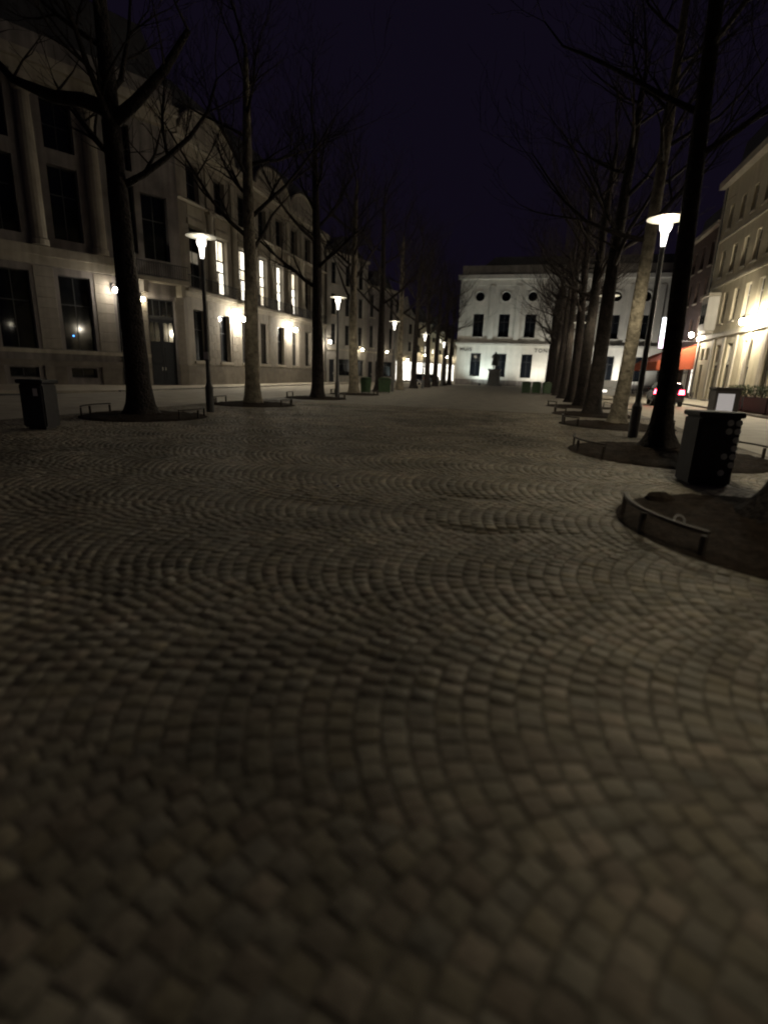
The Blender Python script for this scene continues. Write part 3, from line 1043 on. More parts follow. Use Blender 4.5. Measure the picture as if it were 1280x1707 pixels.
# lit signs on the corner house
sg = thing('blade_sign', 'tall glowing white vertical sign above the orange awning', 'sign', (13.1, 62.2, 4.95), 0)
cbox('housing', 'iron', sg, -0.02, 2.0, 0.16, 0.3, -0.05, 3.05)
cbox('face', 'sign_white', sg, 0.0, 0.75, 0.0, 0.155, 1.0, 3.0)
cbox('face', 'sign_pink', sg, 0.0, 0.75, 0.0, 0.155, 0.0, 0.99)
sg2 = thing('box_sign', 'small glowing white box sign at the awning edge beside the trunk', 'sign', (12.6, 57.0, 4.95), 0)
cbox('housing', 'iron', sg2, -0.05, 0.95, 0.1, 0.2, -0.05, 0.85)
cbox('face', 'sign_white', sg2, 0, 0.9, 0.0, 0.098, 0, 0.8)
cbox('bracket', 'iron', sg2, 0.95, 2.6, 0.12, 0.18, 0.35, 0.42)

# ------------------------------------------------------------------ wall lanterns
def globe_mesh(m, r):
    b = MB()
    prof = [(r*math.sin(math.pi*k/6), -r*math.cos(math.pi*k/6)) for k in range(1, 6)]
    b.lathe(prof, 8)
    return b.mesh('globe', m, True)
GL = {}
def lantern(loc, out, label, m='lantern', r=0.15, arm=0.75):
    """wall lantern: back plate, arm, cap, cage and globe; out = unit vector away from the wall"""
    ang = math.atan2(out[1], out[0])
    t = thing('wall_lantern', label, 'lantern', loc, ang, 'wall lanterns around the square')
    k = (m, r)
    if k not in GL:
        GL[k] = globe_mesh(m, r)
    cbox('back_plate', 'iron', t, 0, 0.04, -0.08, 0.08, 0.0, 0.5)
    MB().tube([(0.04, 0, 0.25), (arm*0.5, 0, 0.5), (arm, 0, 0.48), (arm, 0, 0.34)], 0.022, 6).build('arm', 'iron', t)
    MB().lathe([(r*1.1, 0), (r*0.9, 0.05), (0.03, 0.14)], 10).build('cap', 'iron', t, (arm, 0, r+0.015+0.03))
    obj('globe', GL[k], t, (arm, 0, 0.03))
    MB().lathe([(0.03, -0.05), (0.06, 0)], 8).build('finial', 'iron', t, (arm, 0, 0.02-r))
    return t
nA = Vector((dA.y, -dA.x, 0)).normalized()      # away from building A, towards the square
eA = Vector((dA.x, dA.y, 0)).normalized()
def onA(s, z, o=0.06):
    p = Vector((Pa[0], Pa[1], 0))+eA*(S0+s)+nA*o
    return (p.x, p.y, z)
nD = Vector((dd.y, -dd.x, 0))
def onD(s, z, o=0.05):
    p = Vector((Pd.x, Pd.y, 0))+Vector((dd.x, dd.y, 0))*s+nD*o
    return (p.x, p.y, z)
lantern(onA(7.0, 6.0), nA, 'lantern on the stone pier behind the nearest left trunk', 'lantern_far', 0.15)
lantern(onA(8.85, 5.7), nA, 'lantern beside the big dark door under the balcony', 'lantern_dim', 0.13, 0.4)
lantern((XC+0.07, 42.25, 5.45), (1, 0, 0), 'nearer of two bright lanterns on the palace piers', 'lantern', 0.17)
lantern((XC+0.07, 52.75, 5.45), (1, 0, 0), 'farther of two bright lanterns on the palace piers', 'lantern', 0.17)
lantern((XC+0.07, 63.0, 4.9), (1, 0, 0), 'lantern at the far end of the palace, beside second left street lamp', 'lantern_far', 0.16)
lantern(onD(6.3, 4.3), nD, 'lantern on the tall grey house past the palace', 'lantern_dim', 0.15)
lantern(onD(17.4, 3.4), nD, 'lantern above the first bright shop window on the left', 'lantern_dim', 0.15)
lantern(onD(22.4, 4.3), nD, 'lantern on the pale house next to the first bright shop', 'lantern_dim', 0.15)
lantern(onD(12.0, 4.3), nD, 'lantern on the dark stone house before the first bright shop', 'lantern_dim', 0.13)
lantern(onD(25.9, 4.3), nD, 'lantern between the two pale houses far on the left', 'lantern_dim', 0.13)
lantern(onD(33.6, 4.2), nD, 'last lantern of the left side next to the theatre', 'lantern_dim', 0.13)
lantern(onD(29.5, 4.3), nD, 'lantern near the far left corner by the last houses', 'lantern_dim', 0.15)
lantern((14.9, 43.2, 5.7), (-1, 0, 0), 'bright lantern at the right edge on the stucco house', 'lantern_strong', 0.2)
lantern((14.9, 31.6, 5.7), (-1, 0, 0), 'unseen lantern added on the stucco house to brighten the right street', 'lantern_strong', 0.2)  # out of view, added for more light on the right street
lantern((14.9, 20.0, 5.7), (-1, 0, 0), 'unseen fill lantern added on the stucco house abreast of the nearest street lamp', 'lantern_far', 0.2)  # added out of view as weak fill from the right
lantern((14.9, 55.1, 5.7), (-1, 0, 0), 'bright lantern at the far corner of the stucco house', 'lantern', 0.17)

# ------------------------------------------------------------------ street lamps
ies = bpy.data.texts.new('lamp_profile')
angs = [0, 10, 20, 30, 40, 50, 60, 65, 70, 75, 80, 90, 110, 130, 150, 170, 180]
cand = [60, 60, 60, 60, 58, 64, 84, 94, 92, 62, 28, 7, 5, 4, 4, 4, 4]
hang = [0, 15, 30, 45, 60, 90]        # road optic: throws along the row of trees, less across
hfac = [1.0, 0.92, 0.62, 0.34, 0.2, 0.16]
rows_ = []
for hf in hfac:
    rows_.append(' '.join('%.2f' % (c*(hf if 35 < a < 100 else (0.5+0.5*hf))) for a, c in zip(angs, cand)))
ies.write('IESNA:LM-63-1995\nTILT=NONE\n1 1000 1 %d %d 1 2 0 0 0\n1 1 100\n%s\n%s\n%s\n' % (len(angs), len(hang), ' '.join(map(str, angs)), ' '.join(map(str, hang)), '\n'.join(rows_)))
def lamp_light(name, power, col=(1.0, 0.88, 0.61)):
    li = bpy.data.lights.new(name, 'POINT')
    li.energy = power
    li.shadow_soft_size = 0.1
    li.color = col
    li.use_nodes = True
    n = li.node_tree.nodes
    l = li.node_tree.links
    e = n['Emission'] if 'Emission' in n else n.new('ShaderNodeEmission')
    it = n.new('ShaderNodeTexIES')
    it.mode = 'INTERNAL'
    it.ies = ies
    it.inputs['Strength'].default_value = 1.0
    l.new(it.outputs['Fac'], e.inputs['Strength'])
    return li
def lamp_proto():
    t = thing('street_lamp', 'x', 'street lamp')
    MB().lathe([(0.13, 0), (0.13, 0.9), (0.09, 1.0), (0.075, 1.05), (0.06, 4.9), (0.06, 5.15)], 12).build('pole', 'pole', t, smooth=False)
    MB().lathe([(0.05, 5.15), (0.065, 5.25), (0.085, 5.48)], 12).build('cup', 'lens', t)
    MB().lathe([(0.47, 5.83), (0.44, 5.87), (0.12, 5.93), (0.02, 5.95)], 24).build('reflector', 'disc_white', t)
    MB().lathe([(0.08, 5.485), (0.13, 5.57), (0.15, 5.68), (0.11, 5.78), (0.05, 5.825)], 14).build('bulb', 'bulb_glass', t, smooth=True)
    for k in range(3):
        a = 2*math.pi*k/3+0.4
        MB().tube([(0.08*math.cos(a), 0.08*math.sin(a), 5.47), (0.2*math.cos(a), 0.2*math.sin(a), 5.84)], 0.008, 5).build('stay', 'pole', t)
    return t
LP = lamp_proto()
LAMPS = [('L', -10.3, 15.8, 'nearest street lamp on the left with a small white plate', 30),
         ('L', -10.5, 29.0, 'second street lamp on the left, between third and fourth trunks', 75),
         ('L', -10.5, 42.2, 'third street lamp along the left row of trees', 60),
         ('L', -10.5, 55.4, 'fourth street lamp along the left row of trees', 52),
         ('L', -10.5, 68.5, 'farthest street lamp along the left row of trees', 45),
         ('R', 3.0, 15.6, 'nearest street lamp on the right, glowing beside the thick trunk', 150),
         ('R', 3.7, 2.2, 'unseen street lamp added outside the right edge to light the foreground', 170),  # out of view, added to brighten the right foreground
         ('R', 3.5, 28.6, 'second street lamp on the right behind the dark trunk', 62),
         ('R', 3.4, 41.8, 'third street lamp far along the right row', 55),
         ('R', 3.4, 55.0, 'farthest street lamp along the right row', 45)]
for i, (sd, x, y, lab, pw) in enumerate(LAMPS):
    t = LP if i == 0 else copy_tree(LP)
    t.location = (x, y, 0)
    t.scale = (1, 1, 0.93)
    t['label'] = lab
    t['group'] = 'street lamps along the tree rows'
for i, (sd, x, y, lab, pw) in enumerate(LAMPS):
    t = [o for o in COL.objects if o.get('label') == lab][0]
    lo = obj('lamp_light', lamp_light('lamp_light', pw), t, (0, 0, 5.66))
    if i == 0:
        cbox('plate', 'paper', t, -0.08, 0.08, -0.09, -0.07, 1.85, 2.1)

# ------------------------------------------------------------------ trees (bare, winter)
def tree_mesh(seed, lean=(0, 0), fixed=None, h=16.0, r0=0.31, flare=0.2):
    rnd = random.Random(seed)
    tr = MB()
    n = 16
    pts, rad = [], []
    ph = rnd.uniform(0, 6)
    for i in range(n+1):
        f = i/n
        z = h*0.8*f
        pts.append(Vector((lean[0]*f+0.10*math.sin(3.1*f+ph), lean[1]*f+0.10*math.sin(2.7*f+ph*1.7), z)))
        rad.append((r0-0.03)*(1-f)**0.55*(1-0.1*f)+0.05)
    # trunk with a lobed flare at the foot
    zz = [-0.08, 0.06, 0.18, 0.35, 0.6, 1.0, 1.6]+[p.z for p in pts if p.z > 2]
    seg = 16
    def P(z):
        f = max(0, z)/(h*0.8)
        k = min(int(f*n), n-1)
        u = f*n-k
        return pts[k].lerp(pts[k+1], u), rad[k]*(1-u)+rad[k+1]*u
    lob = [rnd.uniform(0.6, 1.35) for _ in range(seg)]
    for z in zz:
        c, r = P(z)
        for i in range(seg):
            a = 2*math.pi*i/seg
            fl = flare*math.exp(-max(z, 0)/0.3)*lob[i]
            w = 1+0.05*math.sin(3*a+z*0.9+ph)+rnd.uniform(-0.025, 0.025)
            tr.v.append((c.x+(r*w+fl)*math.cos(a), c.y+(r*w+fl)*math.sin(a), z))
    for k in range(len(zz)-1):
        for i in range(seg):
            j = (i+1) % seg
            tr.f.append((k*seg+i, k*seg+j, (k+1)*seg+j, (k+1)*seg+i))
    tr.f.append(tuple((len(zz)-1)*seg+i for i in range(seg)))
    cr = MB()
    def branch(p, d, ln, r, lvl):
        k = 5 if lvl < 2 else 3
        q = [p]
        rr = [r]
        dd_ = d.normalized()
        for i in range(k):
            dd_ = (dd_+Vector((rnd.uniform(-.22, .22), rnd.uniform(-.22, .22), rnd.uniform(-.08, .22)))).normalized()
            q.append(q[-1]+dd_*ln/k)
            rr.append(max(0.006, r*(1-(i+1)/k*0.75)))
        cr.tube(q, rr, 6 if lvl == 0 else (5 if lvl == 1 else 3))
        if lvl < 3:
            for i in range(1, k+1):
                for _ in range(2 if lvl < 2 else 1):
                    if rnd.random() < (0.62 if lvl < 2 else 0.6):
                        b = q[i]
                        base = (q[i]-q[i-1]).normalized()
                        nd = (base*0.75+Vector((rnd.uniform(-1, 1), rnd.uniform(-1, 1), rnd.uniform(-.3, .7)))*0.85).normalized()
                        branch(b, nd, ln*rnd.uniform(.4, .62), rr[i]*0.62, lvl+1)
    nb = rnd.randint(8, 10)
    for i in range(nb):
        z = 5.6+(h*0.8-6.2)*(i+rnd.uniform(0, .6))/nb
        c, r = P(z)
        a = i*2.4+rnd.uniform(-.4, .4)
        el = rnd.uniform(.25, .85)
        d = Vector((math.cos(a)*math.cos(el), math.sin(a)*math.cos(el), math.sin(el)))
        branch(c, d, rnd.uniform(3.0, 5.0)*(1.15-0.45*i/nb), r*0.42, 0)
    c, r = P(h*0.79)
    branch(c, Vector((.1, .1, 1)), 3.2, r*0.9, 0)
    for f in (fixed or []):
        c, r = P(f[0])
        q = [c+Vector(v) for v in f[1]]
        cr.tube(q, f[2], 8)
        for v in q[2:]:
            branch(v, Vector((rnd.uniform(-1, 1), rnd.uniform(-1, 1), .6)), 1.6, 0.04, 2)
    return tr, cr
VAR = []
for sd, ln in ((11, (0.25, 0.0)), (23, (-0.25, 0.1)), (37, (0.0, -0.2)), (51, (-0.15, 0.15))):
    tr, cr = tree_mesh(sd, ln)
    VAR.append((tr.mesh('trunk', 'bark', True), cr.mesh('crown', 'bark', True, fix=False)))
tr, cr = tree_mesh(5, (-0.35, 0.0), [(7.9, [(0, 0, 0), (-0.7, -0.1, 0.25), (-1.5, -0.2, 0.35), (-2.6, -0.3, 0.8), (-3.4, -0.4, 1.7)], [0.2, 0.17, 0.15, 0.1, 0.05]),
                                      (7.6, [(0, 0, 0), (0.7, 0.1, 0.5), (1.4, 0.3, 1.2), (2.0, 0.5, 2.1)], [0.17, 0.14, 0.11, 0.07])])
SPL = (tr.mesh('trunk', 'bark', True), cr.mesh('crown', 'bark', True, fix=False))
tr, cr = tree_mesh(8, (-0.35, 0.0), r0=0.185, flare=0.3)
SPR = (tr.mesh('trunk', 'bark', True), cr.mesh('crown', 'bark', True, fix=False))
tr, cr = tree_mesh(29, (-0.2, 0.1), r0=0.22)
SLIM = (tr.mesh('trunk', 'bark_lamplit', True), cr.mesh('crown', 'bark', True, fix=False))
tr, cr = tree_mesh(41, (0.1, 0.1), r0=0.36, flare=0.45)
EDGE = (tr.mesh('trunk', 'bark', True), cr.mesh('crown', 'bark', True, fix=False))
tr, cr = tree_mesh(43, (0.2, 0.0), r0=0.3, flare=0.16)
LAMPLIT = (tr.mesh('trunk', 'bark_lamplit', True), cr.mesh('crown', 'bark', True, fix=False))
NUM = ['nearest', 'second', 'third', 'fourth', 'fifth', 'sixth', 'seventh', 'eighth', 'ninth', 'tenth', 'eleventh', 'twelfth']
def tree(x, y, var, rz, label, group, sc=1.0):
    t = thing('bare_tree', label, 'tree', (x, y, 0), rz, group)
    t.scale = (sc, sc, 1)
    obj('trunk', var[0], t)
    obj('crown', var[1], t)
    return t
rnd = random.Random(3)
for i, (x, y) in enumerate(LTREES):
    v = SPL if i == 0 else LAMPLIT if i in (1, 3, 5) else VAR[i % 4]
    lab = ('thick bare tree nearest on the left, beside the dark bin' if i == 0 else '%s bare tree from the viewer in the left row' % NUM[i])
    tree(x, y, v, 0 if i == 0 else rnd.uniform(0, 6.28), lab, 'bare trees in the left row', 1.05 if i == 0 else 1.0)
for i, (x, y) in enumerate(RTREES):
    v = SPR if i == 1 else EDGE if i == 0 else SLIM if i == 2 else VAR[(i+1) % 4]
    lab = ('bare tree cut off by the right edge, only its flared foot showing' if i == 0 else
           'thick bare tree behind the dark cabinet on the right' if i == 1 else '%s bare tree from the viewer in the right row' % NUM[i])
    tree(x, y, v, 0 if i == 1 else rnd.uniform(0, 6.28), lab, 'bare trees in the right row', 1.0)

# ------------------------------------------------------------------ low rails round the soil beds
def rail(cx, cy, r, a0, a1, label, h=0.3):
    t = thing('hoop_rail', label, 'rail', (cx, cy, 0), 0, 'low curved rails round the soil beds')
    n = 12
    b = MB()
    k = 0
    for i in range(n+1):
        a = R_(a0+(a1-a0)*i/n)
        for rr, z in ((r-0.02, h-0.035), (r+0.02, h-0.035), (r+0.02, h), (r-0.02, h)):
            b.v.append((rr*math.cos(a), rr*math.sin(a), z))
    for i in range(n):
        for j in range(4):
            jj = (j+1) % 4
            b.f.append((4*i+j, 4*i+jj, 4*i+4+jj, 4*i+4+j))
    b.f += [(0, 1, 2, 3), (4*n+3, 4*n+2, 4*n+1, 4*n)]
    b.build('top_bar', 'steel_rail', t)
    for f in (0.02, 0.5, 0.98):
        a = R_(a0+(a1-a0)*f)
        p = MB().box(-0.022, 0.022, -0.022, 0.022, -0.05, h-0.051).build('post', 'steel_rail', t, (r*math.cos(a), r*math.sin(a), 0), (0, 0, a))
    return t
side = {0: 'nearest right', 1: 'second right', 2: 'third right', 3: 'fourth right', 4: 'fifth right', 5: 'nearest left', 6: 'second left', 7: 'third left', 8: 'fourth left'}
for i, (cx, cy, r) in enumerate(PITS):
    if i == 0:
        rail(cx, cy, r-0.08, 170, 222, 'low curved steel rail in front of the nearest soil bed on the right', 0.25)
        continue
    w = 'plaza' if i < 5 else 'street'
    e = 'street' if i < 5 else 'plaza'
    rail(cx, cy, r-0.1, 165, 222, 'low rail on the %s side of the %s soil bed' % (w, side[i]))
    rail(cx, cy, r-0.1, -20, 36, 'low rail on the %s side of the %s soil bed' % (e, side[i]))

# ------------------------------------------------------------------ cabinets, bins
t = thing('dark_cabinet', 'dark utility cabinet with columns of pale round stickers at right', 'cabinet', (2.82, 9.0, 0), R_(8))
b = MB().box(-0.3, 0.3, -0.26, 0.26, 0, 1.02).mesh('body', 'cabinet')
bm = bmesh.new(); bm.from_mesh(b)
bmesh.ops.bevel(bm, geom=list(bm.edges), offset=0.025, segments=2, affect='EDGES')
bm.to_mesh(b); bm.free()
body = obj('body', b, t)
cbox('lid', 'cabinet', t, -0.325, 0.325, -0.285, 0.285, 1.02, 1.1, 0.02)
cbox('door_panel', 'cabinet', t, -0.26, 0.06, -0.272, -0.258, 0.12, 0.92, 0.004)
st = MB().lathe([(0.046, 0), (0.046, 0.006)], 16).mesh('sticker', 'sticker')
for c in range(2):
    for r in range(7):
        if (c == 0 and r in (1, 3, 4)) or (c == 1 and r == 0):
            continue
        obj('sticker', st, t, (0.13+c*0.12, -0.261, 0.2+r*0.125), (R_(90), 0, 0))
t = thing('litter_bin', 'dark box-shaped litter bin with a white sticker at far left', 'bin', (-10.55, 9.5, 0), R_(12))
b = MB().box(-0.27, 0.27, -0.25, 0.25, 0.05, 1.0).mesh('body', 'cabinet')
bm = bmesh.new(); bm.from_mesh(b)
bmesh.ops.bevel(bm, geom=list(bm.edges), offset=0.03, segments=2, affect='EDGES')
bm.to_mesh(b); bm.free()
obj('body', b, t)
cbox('foot', 'iron', t, -0.2, 0.2, -0.18, 0.18, 0.0, 0.052)
cbox('lid', 'cabinet', t, -0.31, 0.31, -0.29, 0.29, 1.0, 1.09, 0.025)
cbox('slot', 'rubber', t, -0.18, 0.18, -0.256, -0.248, 0.72, 0.86)
cbox('sticker', 'paper', t, 0.06, 0.16, -0.262, -0.252, 0.74, 0.9)

t = thing('meter_cabinet', 'grey cabinet with a pale glowing panel behind the dark cabinet', 'cabinet', (5.15, 15.9, 0), R_(12))
cbox('body', 'cabinet_grey', t, -0.32, 0.32, -0.16, 0.16, 0.0, 1.36, 0.02)
cbox('lid', 'cabinet_grey', t, -0.35, 0.35, -0.19, 0.19, 1.362, 1.42, 0.015)
cbox('poster', 'backlit', t, -0.26, 0.16, -0.175, -0.163, 0.66, 1.26)

def green_bin(x, y, rz, label, w=0.8):
    t = thing('green_container', label, 'container', (x, y, 0), rz, 'green containers on the square')
    b = MB().prism([(-w/2+0.06, 0.08), (w/2-0.06, 0.08), (w/2, 0.95), (-w/2, 0.95)], -0.35, 0.35)
    b.build('body', 'bin_green', t)
    MB().prism([(-w/2-0.03, 0.952), (w/2+0.03, 0.952), (w/2-0.03, 1.06), (w/4, 1.14), (-w/4, 1.14), (-w/2+0.03, 1.06)], -0.38, 0.38).build('lid', 'bin_green', t)
    for s in (-1, 1):
        MB().lathe([(0.09, -0.03), (0.09, 0.03)], 12).build('wheel', 'rubber', t, (s*(w/2-0.14), 0.3, 0.09), (0, R_(90), 0))
    cbox('handle', 'rubber', t, -w/2+0.1, w/2-0.1, -0.42, -0.382, 0.98, 1.02)
    return t
green_bin(0.1, 52.6, 0.05, 'leftmost of three green containers before the theatre', 0.85)
green_bin(1.05, 52.9, -0.04, 'middle one of three green containers before the theatre', 0.85)
green_bin(2.0, 53.1, 0.1, 'rightmost of three green containers, against the right trunks', 0.8)
green_bin(-11.2, 37.0, 0.3, 'green container left of the fifth trunk in left row')
green_bin(-10.2, 38.6, 0.25, 'green container right of the fifth trunk in left row', 0.95)

# ------------------------------------------------------------------ statue
t = thing('statue', 'dark standing bronze figure on a stone pedestal before the theatre', 'statue', (-4.9, 86.2, 0), 0)
MB().prism([(-1.3, 0), (1.3, 0), (1.3, 0.3), (0.95, 0.32), (0.8, 2.3), (1.0, 2.35), (1.0, 2.6), (-1.0, 2.6), (-1.0, 2.35), (-0.8, 2.3), (-0.95, 0.32), (-1.3, 0.3)], -0.9, 0.9).build('pedestal', 'granite', t)
def skin_body(name, verts, edges, m, parent, loc, root=0, sub=2):
    me = bpy.data.meshes.new(name)
    me.from_pydata([v[:3] for v in verts], edges, [])
    o = obj(name, me, parent, loc)
    sk = o.modifiers.new('skin', 'SKIN')
    for i, v in enumerate(verts):
        r = v[3] if not isinstance(v[3], tuple) else v[3]
        me.skin_vertices[0].data[i].radius = r if isinstance(r, tuple) else (r, r)
    me.skin_vertices[0].data[root].use_root = True
    ss = o.modifiers.new('sub', 'SUBSURF')
    ss.levels = ss.render_levels = sub
    dg = bpy.context.evaluated_depsgraph_get()
    nm = bpy.data.meshes.new_from_object(o.evaluated_get(dg))
    o.modifiers.clear()
    o.data = nm
    nm.materials.clear()
    nm.materials.append(MAT[m])
    nm.polygons.foreach_set('use_smooth', [True]*len(nm.polygons))
    return o
S = 1.5
bv = [(0, 0, 1.0, .2), (0, 0, 1.25, .19), (0, 0, 1.45, .22), (0, 0, 1.56, .09), (0, -.02, 1.66, .1), (0, -.02, 1.76, .09),
      (-.12, 0, .92, .13), (-.14, -.05, .5, .09), (-.15, 0, .08, .07), (-.15, -.16, .04, .05),
      (.12, 0, .92, .13), (.15, .02, .5, .09), (.17, .05, .08, .07), (.18, -.1, .04, .05),
      (-.24, 0, 1.44, .09), (-.36, .02, 1.2, .07), (-.3, -.22, 1.08, .055), (-.24, -.3, 1.12, .05),
      (.24, 0, 1.44, .09), (.34, .04, 1.18, .07), (.32, -.02, .92, .055), (.32, -.05, .82, .05)]
be = [(0, 1), (1, 2), (2, 3), (3, 4), (4, 5), (0, 6), (6, 7), (7, 8), (8, 9), (0, 10), (10, 11), (11, 12), (12, 13), (2, 14), (14, 15), (15, 16), (16, 17), (2, 18), (18, 19), (19, 20), (20, 21)]
fig = skin_body('figure', bv, be, 'bronze', t, (0, 0, 2.6))
fig.scale = (S, S, S)
ct = MB().lathe([(0.42, 0.35), (0.36, 0.7), (0.27, 1.0), (0.26, 1.3), (0.22, 1.45)], 14)
cl = ct.build('coat', 'bronze', fig)

# ground floodlights of the theatre
def flood(x, y, aim, power, col, label, size=75):
    t = thing('floodlight', label, 'floodlight', (x, y, 0))
    cbox('base', 'iron', t, -0.15, 0.15, -0.1, 0.1, 0, 0.06)
    MB().prism([(-0.2, 0.08), (0.2, 0.08), (0.22, 0.34), (-0.22, 0.34)], -0.1, 0.05).build('housing', 'iron', t)
    cbox('lens', 'lens', t, -0.17, 0.17, 0.052, 0.07, 0.1, 0.32)
    li = bpy.data.lights.new('flood_light', 'SPOT')
    li.energy = power
    li.color = col
    li.spot_size = R_(size)
    li.spot_blend = 0.8
    li.shadow_soft_size = 0.1
    d = Vector(aim)-Vector((x, y+0.12, 0.25))
    lo = obj('flood_light', li, t, (0, 0.12, 0.25))
    lo.rotation_euler = d.to_track_quat('-Z', 'Y').to_euler()
flood(-7.1, 86.2, (-6.4, 90, 8.0), 2100, (0.86, 1.0, 0.93), 'small floodlight shining on the theatre wall left of the statue', 140)
flood(2.0, 85.2, (1.0, 90, 8.5), 2700, (1.0, 0.96, 0.82), 'small floodlight shining on the wall under the letters', 140)
flood(13.5, 85.4, (13.5, 90, 8.5), 3300, (1.0, 0.96, 0.85), 'small floodlight on the theatre wall behind the right trunks', 140)

# ------------------------------------------------------------------ cars
def car(x, y, rz, label, paint, lights=True, L=4.0, Wd=1.78, H=1.5, head=False):
    t = thing('car', label, 'car', (x, y, 0), rz, 'cars round the square')
    # local +y is forward, origin under the rear bumper
    prof = [(0.0, 0.32), (0.02, 0.75), (0.1, 0.98), (0.35, 1.3), (0.55, H-0.06), (1.2, H), (2.0, H-0.05), (2.75, 1.0), (3.7, 0.86), (3.95, 0.7), (L, 0.35)]
    b = MB()
    secs = [(-1.0, 0.86), (-0.94, 1.0), (0.94, 1.0), (1.0, 0.86)]
    n = len(prof)
    for sx, k in secs:
        for (yy, zz) in prof:
            inset = 0.0 if zz < 0.95 else (zz-0.95)*0.42
            b.v.append((sx*(Wd/2-inset), yy+(0.06 if k < 1 and yy < 0.2 else 0), 0.32+(zz-0.32)*k if zz < 1 else zz-0.05*(1-k)))
    for s in range(3):
        for i in range(n-1):
            b.f.append((s*n+i, s*n+i+1, (s+1)*n+i+1, (s+1)*n+i))
        b.f.append((s*n, (s+1)*n, (s+1)*n+n-1, s*n+n-1))
    b.f.append(tuple(range(n-1, -1, -1)))
    b.f.append(tuple(range(3*n, 4*n)))
    b.build('body', paint, t)
    rw = MB()
    rw.v = [(-0.58, 0.11, 1.0), (0.58, 0.11, 1.0), (0.5, 0.46, 1.4), (-0.5, 0.46, 1.4), (-0.58, 0.09, 1.01), (0.58, 0.09, 1.01), (0.5, 0.44, 1.41), (-0.5, 0.44, 1.41)]
    rw.f = [(4, 5, 6, 7), (0, 3, 2, 1), (0, 1, 5, 4), (1, 2, 6, 5), (2, 3, 7, 6), (3, 0, 4, 7)]
    rw.build('rear_window', 'glass', t)
    for s in (-1, 1):
        sw = MB().box(-0.01, 0.01, 0.75, 2.2, 1.0, 1.3)
        sw.build('side_window', 'glass', t, (s*(Wd/2-0.055), 0, 0), (0, -s*0.38, 0))
        tl = MB().prism([(-0.18, 0.78), (0.16, 0.78), (0.12, 1.04), (-0.12, 1.04)], -0.015, 0.14)
        tl.build('tail_light', 'tail' if lights else 'awning', t, (s*(Wd/2-0.19), 0.01, 0))
        cbox('headlight', 'head' if lights or head else 'glass', t, s*(Wd/2-0.35)-0.16, s*(Wd/2-0.35)+0.16, 3.9, 3.99, 0.62, 0.76)
        for yy in (0.72, 3.2):
            wh = MB().lathe([(0.31, -0.1), (0.31, 0.1)], 18).build('wheel', 'rubber', t, (s*(Wd/2-0.1), yy, 0.31), (0, R_(90), 0))
            MB().lathe([(0.2, -0.01), (0.17, 0.012)], 14).build('rim', 'pole', wh, (0, 0, s*0.1))
        MB().box(-0.1, 0.1, 2.2, 2.32, 0.98, 1.12).build('mirror', paint, t, (s*(Wd/2+0.06), 0, 0))
    cbox('bumper', 'rubber', t, -Wd/2+0.04, Wd/2-0.04, -0.05, 0.1, 0.3, 0.52, 0.03)
    cbox('number_plate', 'paper', t, -0.26, 0.26, -0.062, -0.052, 0.36, 0.47)
    if lights:
        for s in (-1, 1):
            li = bpy.data.lights.new('headlight_beam', 'SPOT')
            li.energy = 260
            li.spot_size = R_(60)
            li.spot_blend = 0.7
            li.shadow_soft_size = 0.05
            li.color = (1, 0.95, 0.85)
            obj('headlight_beam', li, t, (s*0.55, 4.05, 0.68), (R_(86), 0, 0))
    return t
car(8.85, 37.0, R_(-6), 'black car with glowing red tail lights driving away on the right', 'car_black')
car(6.5, 48.0, R_(180), 'light grey car parked between the right-hand trunks', 'car_grey', False, head=True)
car(-13.9, 71.0, R_(-2), 'nearer dark car parked far along the left street', 'car_black', False)
car(-13.6, 77.5, R_(1), 'farther dark car parked at the end of the left street', 'car_black', False)

# ------------------------------------------------------------------ planters with shrubs on the right pavement
def shrub(x, y, z, seed, label):
    rn = random.Random(seed)
    t = thing('shrub', label, 'shrub', (x, y, z), 0, 'shrubs in the terrace planters')
    b = MB()
    for i in range(5):
        a = rn.uniform(0, 6.28)
        b.tube([(0, 0, -0.1), (0.08*math.cos(a), 0.08*math.sin(a), 0.25), (0.2*math.cos(a), 0.2*math.sin(a), 0.5)], [0.02, 0.015, 0.006], 4)
    b.build('stem', 'bark', t)
    c = MB()
    for i in range(420):
        u = Vector((rn.gauss(0, 1), rn.gauss(0, 1), rn.gauss(0, 1))).normalized()*rn.uniform(0.3, 1)**0.5
        p = Vector((u.x*0.36, u.y*0.36, 0.38+u.z*0.34))
        s = rn.uniform(0.03, 0.055)
        d1 = Vector((rn.uniform(-1, 1), rn.uniform(-1, 1), rn.uniform(-1, 1))).normalized()
        d2 = d1.cross(Vector((rn.uniform(-1, 1), rn.uniform(-1, 1), 1))).normalized()
        k = len(c.v)
        c.v += [tuple(p-d1*s), tuple(p+d2*s*0.5), tuple(p+d1*s), tuple(p-d2*s*0.5)]
        c.f.append((k, k+1, k+2, k+3))
    obj('foliage', c.mesh('foliage', 'leaf', fix=False), t)
WHO = ['nearest', 'middle', 'farthest']
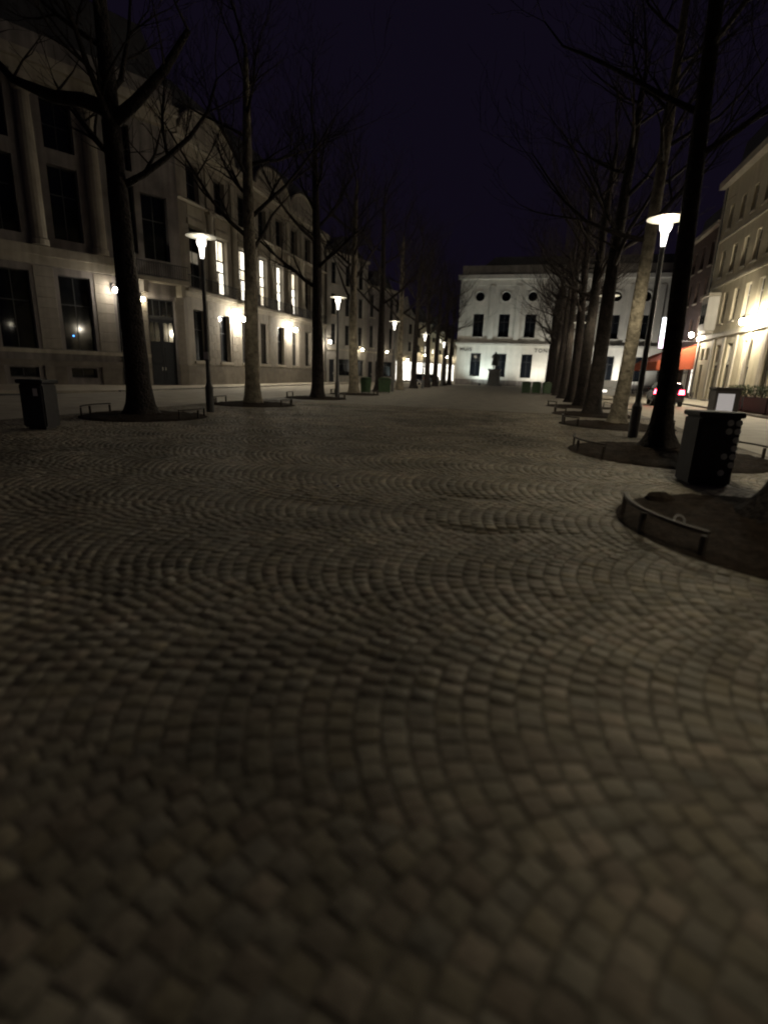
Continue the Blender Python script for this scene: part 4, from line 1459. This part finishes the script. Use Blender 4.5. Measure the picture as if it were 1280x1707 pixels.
for i in range(3):
    y0 = 27.2+3.1*i
    t = thing('planter', '%s long dark planter box of the terrace on the right' % WHO[i], 'planter', (12.0, y0, 0.09), 0, 'terrace planters')
    b = MB()
    b.box(-0.3, 0.3, 0, 0.05, 0.05, 0.8).box(-0.3, 0.3, 2.85, 2.9, 0.05, 0.8).box(-0.3, -0.25, 0.05, 2.85, 0.05, 0.8).box(0.25, 0.3, 0.05, 2.85, 0.05, 0.8).box(-0.25, 0.25, 0.05, 2.85, 0.05, 0.1)
    b.build('box', 'cabinet', t)
    cbox('earth', 'soil', t, -0.25, 0.25, 0.05, 2.85, 0.1, 0.72)
    for k in range(2):
        cbox('foot', 'iron', t, -0.25, 0.25, 0.2+2.3*k, 0.4+2.3*k, 0.0, 0.05)
    for k in range(3):
        shrub(12.0, y0+0.5+0.95*k, 0.82, i*3+k, '%s shrub in the %s terrace planter' % (WHO[k], WHO[i]))

# ------------------------------------------------------------------ small things on the ground
rn = random.Random(4)
for k, (x, y) in enumerate(((-2.5, 6.47), (-2.3, 6.42))):
    cp = MB().lathe([(0.03, 0), (0.028, 0.008), (0.018, 0.016), (0.006, 0.02)], 14).build('bottle_cap', 'cap_metal', None, (x, y, float(und(x, y))+0.004), (0.25, 0.1, 0), True)
    tag(cp, ('left' if k == 0 else 'right')+' one of two tiny glinting caps on the dark setts', 'bottle cap', 'bottle caps on the setts')
rg = MB()
for i in range(18):
    a = 2*math.pi*i/18
    for q in range(6):
        c = 2*math.pi*q/6
        rg.v.append(((0.055+0.01*math.cos(c))*math.cos(a), (0.055+0.01*math.cos(c))*math.sin(a), 0.01*math.sin(c)))
for i in range(18):
    for q in range(6):
        rg.f.append((i*6+q, ((i+1) % 18)*6+q, ((i+1) % 18)*6+(q+1) % 6, i*6+(q+1) % 6))
cl = rg.build('plastic_ring', 'litter', None, (1.72, 5.9, 0.09), (R_(60), 0.1, 0.2), True)
tag(cl, 'pale plastic ring lying on the nearest soil bed behind its rail', 'litter')
lm = bpy.data.meshes.new('stone_lump')
bm = bmesh.new()
bmesh.ops.create_icosphere(bm, subdivisions=3, radius=0.17)
for v in bm.verts:
    v.co *= 1+rn.uniform(-.06, .06)
    v.co.z *= 0.55
bm.to_mesh(lm); bm.free()
lm.materials.append(MAT['soil'])
lo = obj('earth_lump', lm, None, (1.8, 7.1, 0.06))
tag(lo, 'dark rounded lump of earth at the back of the nearest soil bed', 'lump')
